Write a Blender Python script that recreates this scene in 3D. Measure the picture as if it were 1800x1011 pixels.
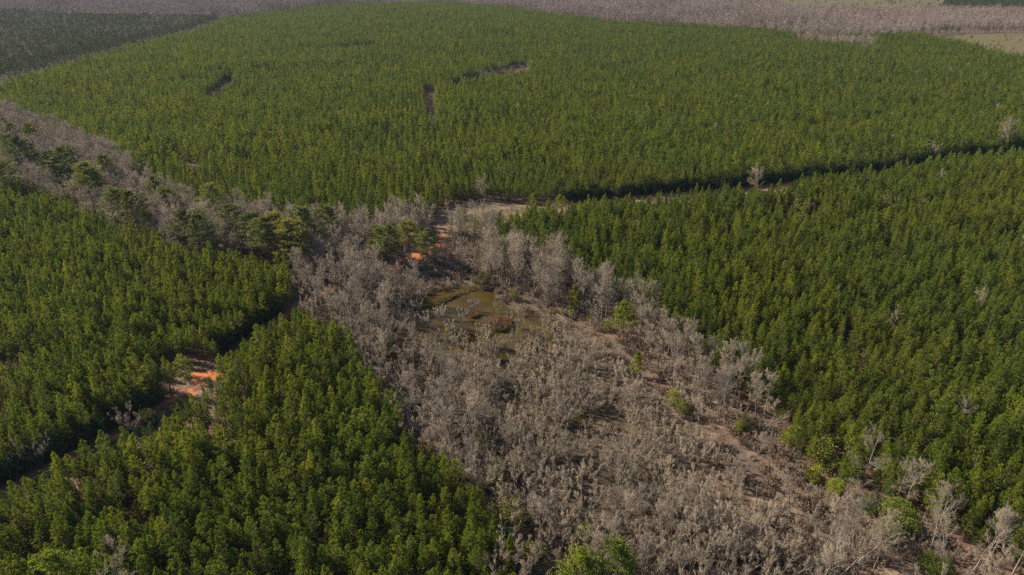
import bpy, math, numpy as np
from mathutils import Vector, Matrix

# ---------------------------------------------------------------- camera, sky, sun, exposure
SC = bpy.context.scene
for _o in list(bpy.data.objects):
    bpy.data.objects.remove(_o)
COL = SC.collection

CAM_H, PITCH, FOC = 100.0, math.radians(26.0), 1200.0      # camera height, downward pitch, focal length in 1800 px units
cam_data = bpy.data.cameras.new('camera')
cam_data.sensor_width = 36.0
cam_data.lens = FOC * 36.0 / 1800.0
cam_data.clip_start, cam_data.clip_end = 0.5, 20000.0
cam = bpy.data.objects.new('camera', cam_data)
cam.location = (0, 0, CAM_H)
cam.rotation_euler = (math.pi / 2 - PITCH, 0, 0)
COL.objects.link(cam)
SC.camera = cam

SUN_EL = math.radians(34.0)
SUN_AZ = math.atan2(-0.93, 0.37)                           # clockwise from +Y: light comes from the far left
world = bpy.data.worlds.new('World')
SC.world = world
world.use_nodes = True
wn = world.node_tree.nodes
sky = wn.new('ShaderNodeTexSky')
sky.sky_type = 'NISHITA'
sky.sun_disc = False
sky.sun_elevation = SUN_EL
sky.sun_rotation = SUN_AZ
bg = wn['Background']
bg.inputs['Strength'].default_value = 0.085
world.node_tree.links.new(sky.outputs['Color'], bg.inputs['Color'])

sun_data = bpy.data.lights.new('sun', 'SUN')
sun_data.energy = 5.0
sun_data.angle = math.radians(0.53)
sun_data.color = (1.0, 0.93, 0.82)
sun = bpy.data.objects.new('sun', sun_data)
sdir = Vector((math.sin(SUN_AZ) * math.cos(SUN_EL), math.cos(SUN_AZ) * math.cos(SUN_EL), math.sin(SUN_EL)))
sun.rotation_euler = sdir.to_track_quat('Z', 'Y').to_euler()
sun.location = sdir * 500
COL.objects.link(sun)

SC.view_settings.view_transform = 'Standard'
SC.view_settings.look = 'None'
SC.view_settings.exposure = 1.38
SC.view_settings.gamma = 1.0
SC.view_settings.use_curve_mapping = False
SC.cycles.max_bounces = 6
SC.cycles.diffuse_bounces = 3
SC.cycles.transmission_bounces = 3
SC.cycles.volume_bounces = 0
HAZE = 0.000085
SC.cycles.use_denoising = False
SC.cycles.denoiser = 'OPENIMAGEDENOISE'
SC.cycles.denoising_prefilter = 'NONE'
SC.cycles.denoising_input_passes = 'RGB_ALBEDO_NORMAL'
SC.cycles.sample_clamp_indirect = 1.0
SC.cycles.sample_clamp_direct = 2.0

rng = np.random.default_rng(11)
CT, ST = math.cos(PITCH), math.sin(PITCH)

# ---------------------------------------------------------------- pixel <-> ground
def project(x, y, z):
    dx, dy, dz = np.asarray(x, float), np.asarray(y, float), np.asarray(z, float) - CAM_H
    d = dy * CT - dz * ST
    up = dy * ST + dz * CT
    d = np.where(d < 1e-3, 1e-3, d)
    return 900 + FOC * dx / d, 505 - FOC * up / d, d

def ray(px, py):
    u, v = (px - 900) / FOC, (py - 505) / FOC
    return u, CT - v * ST, -ST - v * CT

def plane_xy(px, py, z=0.0):
    a, b, c = ray(px, py)
    t = (z - CAM_H) / c
    return a * t, b * t

SW = [plane_xy(*p) for p in ((800, 545), (900, 610), (960, 700), (1050, 830), (1150, 960))]

def seg_dist(x, y, pts):
    best = np.full(np.shape(x), 1e9)
    for (x0, y0), (x1, y1) in zip(pts[:-1], pts[1:]):
        dx, dy = x1 - x0, y1 - y0
        t = np.clip(((x - x0) * dx + (y - y0) * dy) / max(dx * dx + dy * dy, 1e-9), 0, 1)
        best = np.minimum(best, np.hypot(x - x0 - t * dx, y - y0 - t * dy))
    return best

def inside(x, y, poly):
    x, y = np.asarray(x, float), np.asarray(y, float)
    c = np.zeros(x.shape, bool)
    n = len(poly)
    for i in range(n):
        x0, y0 = poly[i]
        x1, y1 = poly[(i + 1) % n]
        if y0 == y1:
            continue
        c ^= ((y0 > y) != (y1 > y)) & (x < (x1 - x0) * (y - y0) / (y1 - y0) + x0)
    return c

WATER = -1.0
POOLS_PX = [
    [(783, 531), (800, 521), (820, 514), (838, 508), (855, 509), (873, 514), (868, 522), (880, 530), (890, 540), (908, 549), (940, 552), (968, 562), (982, 578), (972, 594), (990, 606), (960, 618), (925, 618), (905, 632), (906, 656), (886, 660), (874, 640), (845, 628), (800, 618), (752, 606), (700, 606), (676, 596), (684, 580), (720, 574), (748, 562), (778, 556), (781, 543)],
    [(738, 530), (765, 513), (800, 506), (810, 511), (776, 529), (748, 540)],
    [(1160, 752), (1180, 744), (1186, 756), (1168, 764)], [(955, 668), (972, 660), (976, 674), (960, 680)], [(1010, 735), (1030, 728), (1034, 740), (1016, 746)], [(880, 700), (900, 690), (903, 708), (888, 712)], [(800, 668), (826, 660), (830, 670), (808, 676)],
]
ISLES_PX = [[(858, 566), (872, 556), (892, 557), (904, 566), (898, 580), (876, 584), (858, 577)], [(824, 553), (834, 546), (845, 549), (842, 558), (828, 559)], [(788, 584), (812, 578), (838, 583), (842, 594), (815, 602), (790, 597)], [(922, 603), (945, 597), (958, 603), (945, 613), (925, 613)], [(852, 630), (885, 626), (896, 634), (870, 641)], [(700, 572), (730, 566), (745, 571), (720, 580)], [(905, 556), (925, 556), (925, 562), (908, 562)]]
POOLS = [[plane_xy(px, py, WATER) for px, py in p] for p in POOLS_PX]
ISLES = [[plane_xy(px, py, WATER) for px, py in p] for p in ISLES_PX]

def base_height(x, y):
    x, y = np.asarray(x, float), np.asarray(y, float)
    far = np.clip((np.hypot(x, y) - 250) / 500, 0, 1)
    h = 0.7 * np.sin(x / 71 + 0.7) * np.cos(y / 83) + 0.5 * np.sin(x / 43 - y / 57)
    h = h + far * (3.0 * np.sin(x / 190 + 1.1) * np.cos(y / 230 + 0.4) + 1.5 * np.sin(x / 97 + y / 131))
    d = seg_dist(x, y, SW)
    w = np.exp(-(d / 34.0) ** 4)
    return h * (1 - w) + w * (-0.72 + 0.10 * np.sin(x / 2.9 + 1.3 * np.sin(y / 4.1)) * np.sin(y / 3.3) + 0.06 * np.sin(x / 1.3 + y / 1.7))

def height(x, y):
    x, y = np.asarray(x, float), np.asarray(y, float)
    h = base_height(x, y)
    for p in POOLS:
        ax = [q[0] for q in p]; ay = [q[1] for q in p]
        m = (x > min(ax) - 4) & (x < max(ax) + 4) & (y > min(ay) - 4) & (y < max(ay) + 4)
        if not np.any(m):
            continue
        xs, ys = x[m] if x.ndim else x, y[m] if y.ndim else y
        d = seg_dist(xs, ys, p + [p[0]])
        d = np.where(inside(xs, ys, p), -d, d) + 0.35 * np.sin(xs / 0.9) * np.sin(ys / 1.1 + xs / 2.3)
        dip = np.clip((0.9 - d) / 2.2, 0, 1)
        dip = dip * dip * (3 - 2 * dip) * 0.95
        if x.ndim:
            for q in ISLES:
                e = seg_dist(xs, ys, q + [q[0]])
                e = np.where(inside(xs, ys, q), -e, e) + 0.3 * np.sin(xs / 0.7) * np.sin(ys / 0.8)
                dip = dip * np.clip((e + 0.3) / 1.2, 0, 1)
            h[m] = h[m] - dip * (h[m] > -1.4)
        else:
            h = h - dip
    return h

def G(px, py, z=0.0):
    """ground point under the point at height z that the pixel shows"""
    g = 0.0
    for _ in range(4):
        x, y = plane_xy(px, py, z + g)
        g = float(base_height(np.array([x]), np.array([y]))[0])
    return x, y

def GP(pts):
    return [G(*p) for p in pts]

# ---------------------------------------------------------------- materials
def new_mat(name):
    m = bpy.data.materials.new(name)
    m.use_nodes = True
    nt = m.node_tree
    nt.nodes.clear()
    out = nt.nodes.new('ShaderNodeOutputMaterial')
    return m, nt, out

def N(nt, kind, **kw):
    n = nt.nodes.new(kind)
    for k, v in kw.items():
        setattr(n, k, v)
    return n

def ramp(nt, fac, stops):
    r = N(nt, 'ShaderNodeValToRGB')
    e = r.color_ramp.elements
    while len(e) < len(stops):
        e.new(0.5)
    for i, (p, c) in enumerate(stops):
        e[i].position = p
        e[i].color = (*c, 1)
    nt.links.new(fac, r.inputs[0])
    return r.outputs[0]

def mixc(nt, fac, a, b, mode='MIX'):
    m = N(nt, 'ShaderNodeMix', data_type='RGBA', blend_type=mode)
    for s, v in ((0, fac), (6, a), (7, b)):
        if isinstance(v, (int, float)):
            m.inputs[s].default_value = v
        elif isinstance(v, tuple):
            m.inputs[s].default_value = (*v, 1)
        else:
            nt.links.new(v, m.inputs[s])
    return m.outputs[2]

def foliage_mat(name, stops, spread, trans=0.3, patch=None):
    """leaf colour: the tint of each tuft along a ramp, then the shift of the single tree"""
    m, nt, out = new_mat(name)
    at = N(nt, 'ShaderNodeAttribute', attribute_name='tint')
    col = ramp(nt, at.outputs['Fac'], stops)
    oi = N(nt, 'ShaderNodeObjectInfo')
    col = mixc(nt, oi.outputs['Random'], col, mixc(nt, 1.0, col, spread, 'MULTIPLY'))
    wn_ = N(nt, 'ShaderNodeTexWhiteNoise', noise_dimensions='1D')       # some trees darker, some brighter
    nt.links.new(oi.outputs['Random'], wn_.inputs['W'])
    col = mixc(nt, 1.0, col, ramp(nt, wn_.outputs['Value'], [(0.0, (0.42, 0.48, 0.55)), (0.3, (0.80, 0.84, 0.9)), (0.8, (1.02, 1.02, 1.0)), (1.0, (1.38, 1.24, 1.1))]), 'MULTIPLY')
    if patch:                                                # soil patches: whole groups of trees a little yellower
        nz = N(nt, 'ShaderNodeTexNoise')
        nz.inputs['Scale'].default_value = 0.018
        nz.inputs['Detail'].default_value = 3.0
        nt.links.new(oi.outputs['Location'], nz.inputs['Vector'])
        f = ramp(nt, nz.outputs['Fac'], [(0.38, (0, 0, 0)), (0.62, (1, 1, 1))])
        col = mixc(nt, f, col, mixc(nt, 1.0, col, patch, 'MULTIPLY'))
    d = N(nt, 'ShaderNodeBsdfPrincipled')
    d.inputs['Roughness'].default_value = 0.55
    d.inputs['Specular IOR Level'].default_value = 0.10
    nt.links.new(col, d.inputs['Base Color'])
    t = N(nt, 'ShaderNodeBsdfTranslucent')
    nt.links.new(mixc(nt, 1.0, col, (1.25, 1.15, 0.6), 'MULTIPLY'), t.inputs['Color'])
    mx = N(nt, 'ShaderNodeMixShader')
    mx.inputs[0].default_value = trans
    nt.links.new(d.outputs[0], mx.inputs[1])
    nt.links.new(t.outputs[0], mx.inputs[2])
    nt.links.new(mx.outputs[0], out.inputs[0])
    return m

def bark_mat(name, a, b, scale=2.0, other=None):
    m, nt, out = new_mat(name)
    tc = N(nt, 'ShaderNodeTexCoord')
    nz = N(nt, 'ShaderNodeTexNoise')
    nz.inputs['Scale'].default_value = scale
    nz.inputs['Detail'].default_value = 4
    nt.links.new(tc.outputs['Object'], nz.inputs['Vector'])
    col = ramp(nt, nz.outputs['Fac'], [(0.3, a), (0.7, b)])
    if other:
        oi = N(nt, 'ShaderNodeObjectInfo')
        col = mixc(nt, oi.outputs['Random'], col, mixc(nt, 1.0, col, other, 'MULTIPLY'))
    d = N(nt, 'ShaderNodeBsdfPrincipled')
    d.inputs['Roughness'].default_value = 0.85
    d.inputs['Specular IOR Level'].default_value = 0.15
    nt.links.new(col, d.inputs['Base Color'])
    nt.links.new(d.outputs[0], out.inputs[0])
    return m

M_NEEDLE = foliage_mat('pine_needles', [(0.0, (0.052, 0.086, 0.011)), (0.5, (0.086, 0.129, 0.014)), (1.0, (0.134, 0.170, 0.020))], (1.36, 1.14, 0.95), 0.42, (1.20, 1.06, 0.85))
M_NEEDLE_OLD = foliage_mat('mature_needles', [(0.0, (0.085, 0.100, 0.022)), (0.5, (0.130, 0.142, 0.034)), (1.0, (0.185, 0.185, 0.052))], (1.15, 1.05, 0.85), 0.22)
M_LEAF_GREEN = foliage_mat('evergreen_leaves', [(0.0, (0.090, 0.125, 0.018)), (0.5, (0.140, 0.175, 0.025)), (1.0, (0.20, 0.22, 0.04))], (1.2, 1.05, 0.8), 0.4)
M_LEAF_YELLOW = foliage_mat('yellow_green_leaves', [(0.0, (0.11, 0.13, 0.012)), (0.5, (0.17, 0.18, 0.018)), (1.0, (0.25, 0.24, 0.03))], (1.1, 1.0, 0.8), 0.3)
M_LEAF_DARK = foliage_mat('glossy_dark_leaves', [(0.0, (0.012, 0.030, 0.010)), (0.6, (0.025, 0.050, 0.014)), (1.0, (0.06, 0.09, 0.03))], (1.1, 1.1, 1.0), 0.1)
M_LEAF_OLIVE = foliage_mat('olive_leaves', [(0.0, (0.085, 0.088, 0.025)), (0.5, (0.13, 0.13, 0.04)), (1.0, (0.19, 0.18, 0.065))], (1.15, 1.0, 0.85), 0.25)
M_LEAF_DRY = foliage_mat('dry_leaves', [(0.0, (0.075, 0.044, 0.028)), (0.5, (0.120, 0.074, 0.046)), (1.0, (0.175, 0.115, 0.072))], (1.15, 1.1, 1.1), 0.2)
M_GRASS_DRY = foliage_mat('dry_grass', [(0.0, (0.10, 0.085, 0.03)), (0.5, (0.19, 0.14, 0.06)), (1.0, (0.30, 0.215, 0.10))], (0.9, 1.0, 0.8), 0.25)
M_GRASS_WET = foliage_mat('marsh_grass', [(0.0, (0.035, 0.045, 0.010)), (0.5, (0.075, 0.085, 0.018)), (1.0, (0.15, 0.13, 0.045))], (1.3, 1.0, 0.9), 0.25)
M_GRASS_RUST = foliage_mat('rusty_grass', [(0.0, (0.095, 0.052, 0.030)), (0.5, (0.175, 0.098, 0.058)), (1.0, (0.25, 0.155, 0.10))], (1.1, 1.0, 0.9), 0.25)
M_BARK_PINE = bark_mat('pine_bark', (0.07, 0.048, 0.035), (0.15, 0.105, 0.078))
M_BARK_GREY = bark_mat('grey_bark', (0.101, 0.081, 0.060), (0.189, 0.152, 0.114), 1.4, (1.2, 1.17, 1.15))
M_TWIG_GREY = bark_mat('grey_twigs', (0.122, 0.097, 0.071), (0.187, 0.149, 0.109), 0.8, (1.7, 1.62, 1.5))
M_BARK_PALE = bark_mat('pale_bark', (0.113, 0.096, 0.074), (0.208, 0.177, 0.141), 1.1, (1.1, 1.1, 1.1))
M_TWIG_SHRUB = bark_mat('shrub_twigs', (0.140, 0.109, 0.077), (0.221, 0.176, 0.126), 0.7, (1.55, 1.5, 1.42))
M_TWIG_RUST = bark_mat('rusty_twigs', (0.092, 0.062, 0.044), (0.154, 0.106, 0.077), 0.7, (1.15, 1.15, 1.15))
M_TWIG_BROWN = bark_mat('far_brown_twigs', (0.088, 0.062, 0.046), (0.145, 0.104, 0.079), 0.5, (1.3, 1.25, 1.2))
M_NEEDLE_DARK = foliage_mat('dark_needles', [(0.0, (0.026, 0.042, 0.014)), (0.5, (0.044, 0.064, 0.018)), (1.0, (0.070, 0.086, 0.026))], (1.5, 1.2, 1.1), 0.25)
M_TWIG_FAR = bark_mat('far_hardwood_twigs', (0.145, 0.113, 0.092), (0.220, 0.174, 0.145), 0.5, (1.2, 1.15, 1.12))

# ---------------------------------------------------------------- mesh building from arrays
def make_mesh(name, parts, mats):
    """parts: list of (verts (n,3), faces (m,k) int, material index, tint per face or None)"""
    V, LV, LS, MI, TI = [], [], [], [], []
    off = lo = 0
    for v, f, mi, ti in parts:
        if len(f) == 0:
            continue
        V.append(v)
        m, k = f.shape
        LV.append((f + off).ravel())
        LS.append(lo + np.arange(m) * k)
        MI.append(np.full(m, mi))
        TI.append(np.full(m, 0.5) if ti is None else ti)
        off += len(v)
        lo += m * k
    V = np.concatenate(V).astype(np.float32)
    LV = np.concatenate(LV).astype(np.int32)
    LS = np.concatenate(LS).astype(np.int32)
    me = bpy.data.meshes.new(name)
    me.vertices.add(len(V)); me.vertices.foreach_set('co', V.ravel())
    me.loops.add(len(LV)); me.loops.foreach_set('vertex_index', LV)
    me.polygons.add(len(LS)); me.polygons.foreach_set('loop_start', LS)
    me.polygons.foreach_set('material_index', np.concatenate(MI).astype(np.int32))
    a = me.attributes.new('tint', 'FLOAT', 'FACE')
    a.data.foreach_set('value', np.concatenate(TI).astype(np.float32))
    for m in mats:
        me.materials.append(m)
    me.update(calc_edges=True)
    return me

def unit(a):
    return a / np.maximum(np.linalg.norm(a, axis=-1, keepdims=True), 1e-9)

def tubes(P, R, k=3):
    """P (n,s,3) centre lines, R (n,s) radii -> verts, quads"""
    n, s, _ = P.shape
    T = np.empty_like(P)
    T[:, 1:-1] = P[:, 2:] - P[:, :-2]
    T[:, 0] = P[:, 1] - P[:, 0]
    T[:, -1] = P[:, -1] - P[:, -2]
    T = unit(T)
    ref = np.where(np.abs(T[..., 2:3]) > 0.9, np.array([1.0, 0, 0]), np.array([0, 0, 1.0]))
    A = unit(np.cross(T, ref)); B = np.cross(T, A)
    ang = np.arange(k) * 2 * math.pi / k
    V = P[:, :, None, :] + R[:, :, None, None] * (A[:, :, None, :] * np.cos(ang)[:, None] + B[:, :, None, :] * np.sin(ang)[:, None])
    idx = np.arange(n * s * k).reshape(n, s, k)
    a, b = idx[:, :-1, :], idx[:, 1:, :]
    F = np.stack([a, np.roll(a, -1, 2), np.roll(b, -1, 2), b], -1).reshape(-1, 4)
    return V.reshape(-1, 3), F

def spikes(P0, P1, r):
    """one tapering three-sided twig per row"""
    n = len(P0)
    T = unit(P1 - P0)
    ref = np.where(np.abs(T[:, 2:3]) > 0.9, np.array([1.0, 0, 0]), np.array([0, 0, 1.0]))
    A = unit(np.cross(T, ref)); B = np.cross(T, A)
    ang = np.arange(3) * 2 * math.pi / 3
    r = np.broadcast_to(r, (n,))
    ring = P0[:, None] + r[:, None, None] * (A[:, None] * np.cos(ang)[:, None] + B[:, None] * np.sin(ang)[:, None])
    V = np.concatenate([ring, P1[:, None]], 1).reshape(-1, 3)
    i = np.arange(n)[:, None] * 4
    F = np.concatenate([i + np.array([[0, 1, 3]]), i + np.array([[1, 2, 3]]), i + np.array([[2, 0, 3]])], 0)
    return V, F

def blades(C, D, L, W, rg):
    """narrow kite-shaped needles or leaves from C along D"""
    n = len(C)
    side = unit(np.cross(D, rg.normal(size=(n, 3))))
    L = np.broadcast_to(L, (n,))[:, None]; W = np.broadcast_to(W, (n,))[:, None]
    mid = C + D * L * 0.55
    V = np.stack([C, mid + side * W, C + D * L, mid - side * W], 1).reshape(-1, 3)
    F = np.arange(n * 4).reshape(n, 4)
    return V, F

def rand_unit(rg, n):
    return unit(rg.normal(size=(n, 3)))

# ---------------------------------------------------------------- plants
def pine_parts(seed, h, cb, R, nb, tufts, per, L, W, dome=1.7, low=0.7, lift=(8, 55), top=0.12, r0=0.13):
    """returns (trunk part, crown part): whorled limbs carrying tufts of needles"""
    rg = np.random.default_rng(seed)
    s = np.linspace(0, 1, 7)
    lean = rg.normal(0, 0.012, 2)
    wob = np.cumsum(rg.normal(0, 0.06, (7, 2)), 0) * (s[:, None])
    tr = np.stack([lean[0] * h * s + wob[:, 0], lean[1] * h * s + wob[:, 1], s * h * 0.98], 1)
    tv, tf = tubes(tr[None], np.maximum(r0 * (1 - s) ** 0.8, 0.02)[None], 6)
    t = np.sort(rg.random(nb)) ** 0.9
    z = (cb + (0.985 - cb) * t) * h
    c = np.stack([np.interp(z, tr[:, 2], tr[:, 0]), np.interp(z, tr[:, 2], tr[:, 1]), z], 1)
    az = np.arange(nb) * 2.39996 + rg.normal(0, 0.5, nb)
    prof = np.minimum(1.0, low + 1.6 * t) * (1 - t ** dome) + top
    lop = 1 + 0.25 * np.sin(az + rg.random() * 6.28)
    ln = R * prof * lop * rg.uniform(0.62, 1.15, nb)
    el = np.radians(lift[0] + (lift[1] - lift[0]) * t ** 1.3 + rg.normal(0, 9, nb))
    d = np.stack([np.cos(az) * np.cos(el), np.sin(az) * np.cos(el), np.sin(el)], 1)
    u = np.linspace(0, 1, 4)
    LP = c[:, None] + d[:, None] * (ln[:, None] * u)[..., None]
    LP[..., 2] += (0.10 * ln[:, None] * u ** 2)
    lv, lf = tubes(LP, np.maximum(0.028 * (1 - u)[None] * (ln / R + 0.4)[:, None], 0.006), 3)
    stubs = rg.random(14)                                     # dead limbs under the crown
    sz = (0.12 + (cb - 0.1) * stubs) * h
    sc_ = np.stack([np.interp(sz, tr[:, 2], tr[:, 0]), np.interp(sz, tr[:, 2], tr[:, 1]), sz], 1)
    sa = rg.random(14) * 6.28
    sd = np.stack([np.cos(sa), np.sin(sa), rg.uniform(-0.2, 0.3, 14)], 1)
    sv, sf = spikes(sc_, sc_ + sd * rg.uniform(0.4, 1.2, 14)[:, None] * R * 0.5, 0.02)
    trunk = [(tv, tf, 0, None), (sv, sf, 0, None)]
    cnt = np.maximum(3, (tufts * (0.35 + 0.65 * ln / R)).astype(int))
    bi = np.repeat(np.arange(nb), cnt)
    w = rg.uniform(0.32, 1.05, len(bi)) ** 0.8
    side = unit(np.cross(d[bi], [0, 0, 1.0])) * (rg.normal(0, 0.17, len(bi)) * ln[bi] * w)[:, None]
    tc = c[bi] + d[bi] * (ln[bi] * w)[:, None] + side
    tc[:, 2] += 0.10 * ln[bi] * w ** 2 + rg.normal(0, 0.08, len(bi)) + 0.05
    ti = np.clip(0.28 + 0.30 * w * 0 + rg.normal(0.2, 0.22, len(bi)), 0, 1)
    q = np.repeat(np.arange(len(bi)), per)
    D = unit(d[bi][q] * 0.5 + rand_unit(rg, len(q)) * 0.85 + np.array([0, 0, 0.42]))
    fv, ff = blades(tc[q], D, rg.uniform(0.7, 1.2, len(q)) * L, rg.uniform(0.7, 1.3, len(q)) * W, rg)
    tint = np.clip(ti[q] + rg.normal(0, 0.10, len(q)), 0, 1)
    crown = [(fv, ff, 1, tint), (lv, lf, 0, None)]
    return trunk, crown

def limbs(rg, S, D, Ln, seg, bend, lift):
    """polylines from S along D: each turns at random and lifts towards the light"""
    n = len(S)
    P = np.empty((n, seg + 1, 3)); P[:, 0] = S
    d = D.copy()
    for i in range(seg):
        d = unit(d + rg.normal(0, bend, (n, 3)) + np.array([0, 0, lift]))
        P[:, i + 1] = P[:, i] + d * (Ln / seg)[:, None]
    return P

def at_t(P, b, t):
    s = P.shape[1] - 1
    f = np.clip(t * s, 0, s - 1e-4); i = f.astype(int); f = (f - i)[:, None]
    p = P[b, i] * (1 - f) + P[b, i + 1] * f
    return p, unit(P[b, i + 1] - P[b, i])

def offshoot(rg, d, ang):
    """directions turned away from d by ang"""
    p = unit(np.cross(d, rand_unit(rg, len(d))))
    return unit(d * np.cos(ang)[:, None] + p * np.sin(ang)[:, None])

def bare_parts(seed, h, stems=1, spread=0.05, clear=0.35, n1=14, n2=8, n3=8, n4=3, l1=0.38, l2=0.42, l3=0.45, r0=0.16, ang=(35, 65), lift=0.10, tr=0.014, bend=0.10, leaves=0, round_=0.6, lw=1.0, a2=(18, 46), a3=(15, 48)):
    """a leafless tree: stems, limbs, branches and fine twigs"""
    rg = np.random.default_rng(seed)
    a = rg.random(stems) * 0.8 + np.arange(stems) * 6.283 / max(stems, 1)
    out = spread * rg.uniform(0.6, 1.2, stems)
    D = unit(np.stack([np.cos(a) * out, np.sin(a) * out, np.ones(stems)], 1))
    S = np.stack([np.cos(a), np.sin(a), 0 * a], 1) * (0.16 * (stems > 1)) * rg.random((stems, 1)) * stems ** 0.5
    S[:, 2] -= 0.15
    H = h * rg.uniform(0.78, 1.0, stems) * (1.0 if stems > 1 else 1 / rg.uniform(0.95, 1.0))
    P0 = limbs(rg, S, D, H, 8, bend * 0.5, 0.06)
    s = np.linspace(0, 1, 9)
    R0 = np.maximum(r0 * (1 - 0.93 * s)[None] * np.ones((stems, 1)) / stems ** 0.35, 0.012)
    tv, tf = tubes(P0, R0, 6 if stems == 1 else 4)
    parts_t, parts_c = [(tv, tf, 0, None)], []
    b = np.repeat(np.arange(stems), n1); t = rg.uniform(clear, 0.97, len(b))
    p, d = at_t(P0, b, t)
    q = (t - clear) / (1 - clear)
    L1 = h * l1 * (1 - round_ * q ** 1.5) * np.minimum(1, 0.6 + 1.5 * q) * rg.uniform(0.7, 1.15, len(b)) / stems ** 0.3
    P1 = limbs(rg, p, offshoot(rg, d, np.radians(rg.uniform(*ang, len(b)))), L1, 5, bend, lift)
    rr = np.interp(t, s, R0[0]) * 0.55
    u = np.linspace(0, 1, 6)
    v, f = tubes(P1, np.maximum(rr[:, None] * (1 - 0.85 * u)[None], tr * 0.9), 3)
    parts_t.append((v, f, 0, None))
    b2 = np.repeat(np.arange(len(P1)), n2); t2 = rg.uniform(0.2, 1, len(b2))
    p, d = at_t(P1, b2, t2)
    L2 = L1[b2] * l2 * (1.1 - 0.55 * t2) * rg.uniform(0.6, 1.25, len(b2))
    P2 = limbs(rg, p, offshoot(rg, d, np.radians(rg.uniform(*a2, len(b2)))), L2, 3, bend * 1.2, lift)
    u = np.linspace(0, 1, 4)
    v, f = tubes(P2, np.maximum(tr * 1.7 * (1 - 0.7 * u)[None] * np.ones((len(P2), 1)), tr * 0.7), 3)
    parts_c.append((v, f, 1, None))
    ends = []
    if n3:
        b3 = np.repeat(np.arange(len(P2)), n3); t3 = rg.uniform(0.15, 1, len(b3))
        p, d = at_t(P2, b3, t3)
        L3 = np.maximum(L2[b3] * l3, 0.25) * rg.uniform(0.6, 1.3, len(b3))
        P3 = limbs(rg, p, offshoot(rg, d, np.radians(rg.uniform(*a3, len(b3)))), L3, 1, 0.1, lift)
        v, f = spikes(P3[:, 0], P3[:, 1], tr * lw)
        parts_c.append((v, f, 1, None))
        ends = P3[:, 1]
        if n4:
            b4 = np.repeat(np.arange(len(P3)), n4); t4 = rg.uniform(0.1, 0.95, len(b4))
            p, d = at_t(P3, b4, t4)
            e = p + offshoot(rg, d, np.radians(rg.uniform(*a3, len(b4)))) * (np.maximum(L3[b4] * 0.6, 0.22) * rg.uniform(0.5, 1.3, len(b4)))[:, None]
            v, f = spikes(p, e, tr * 0.8 * lw)
            parts_c.append((v, f, 1, None))
            ends = e
    if leaves:
        pick = ends[rg.random(len(ends)) < leaves]
        for k in range(2):
            v, f = blades(pick + rg.normal(0, 0.05, pick.shape), rand_unit(rg, len(pick)), 0.22, 0.07, rg)
            parts_c.append((v, f, 2, rg.random(len(pick))))
    return parts_t, parts_c

def bush_parts(seed, rx, rz, zc, nclump, per, size, cl=0.55, trunk_r=0.08, h=None, shell=0.55, stems=1):
    """leafy crown made of clumps through an uneven ellipsoid, on a stem"""
    rg = np.random.default_rng(seed)
    d = rand_unit(rg, nclump)
    lob = 1 + 0.22 * np.sin(d[:, 0] * 3.1 + seed) + 0.18 * np.sin(d[:, 1] * 4.3 + d[:, 2] * 3 + seed * 2)
    r = rg.uniform(shell, 1.0, nclump) ** 0.7 * lob
    c = d * r[:, None] * np.array([rx, rx, rz]) + np.array([0, 0, zc])
    c[:, 2] = np.maximum(c[:, 2], 0.25)
    q = np.repeat(np.arange(nclump), per)
    p = c[q] + rg.normal(0, cl * 0.45, (len(q), 3)) * np.array([1, 1, 0.7])
    D = unit(rand_unit(rg, len(q)) + d[q] * 0.35 + np.array([0, 0, 0.3]))
    v, f = blades(p, D, rg.uniform(0.7, 1.3, len(q)) * size, rg.uniform(0.7, 1.3, len(q)) * size * 0.33, rg)
    tint = np.clip(rg.normal(0.5, 0.2, nclump)[q] + rg.normal(0, 0.15, len(q)), 0, 1)
    tr = np.array([[0, 0, -0.2], [rg.normal(0, .1), rg.normal(0, .1), zc * 0.5], [rg.normal(0, .15), rg.normal(0, .15), zc + rz * 0.6]])
    tv, tf = tubes(tr[None], np.array([[trunk_r, trunk_r * 0.75, 0.02]]), 6)
    k = rg.choice(nclump, min(nclump, 26), replace=False)
    base = np.stack([0 * k, 0 * k, np.clip(c[k, 2] - rz * 0.5, zc * 0.3, None)], 1)
    lv, lf = spikes(base.astype(float), c[k], trunk_r * 0.4)
    return [(tv, tf, 0, None)], [(v, f, 1, tint), (lv, lf, 0, None)]

def tuft_parts(seed, n, hgt, rad, w):
    rg = np.random.default_rng(seed)
    a = rg.random(n) * 6.28; r = rg.random(n) ** 0.5 * rad
    C = np.stack([np.cos(a) * r, np.sin(a) * r, np.full(n, -0.05)], 1)
    D = unit(np.stack([np.cos(a) * r * 0.9 / rad, np.sin(a) * r * 0.9 / rad, np.ones(n)], 1) + rg.normal(0, 0.25, (n, 3)))
    v, f = blades(C, D, rg.uniform(0.5, 1.1, n) * hgt, w, rg)
    return [(v, f, 0, rg.random(n))]

# species -> list of variants; each variant = (trunk mesh, crown mesh, joined mesh)
def species(key, parts_list, mats):
    out = []
    for tp, cp in parts_list:
        out.append((make_mesh(key + '_trunk', tp, mats), make_mesh(key + '_crown', cp, mats), make_mesh(key, tp + cp, mats)))
    return out

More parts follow.
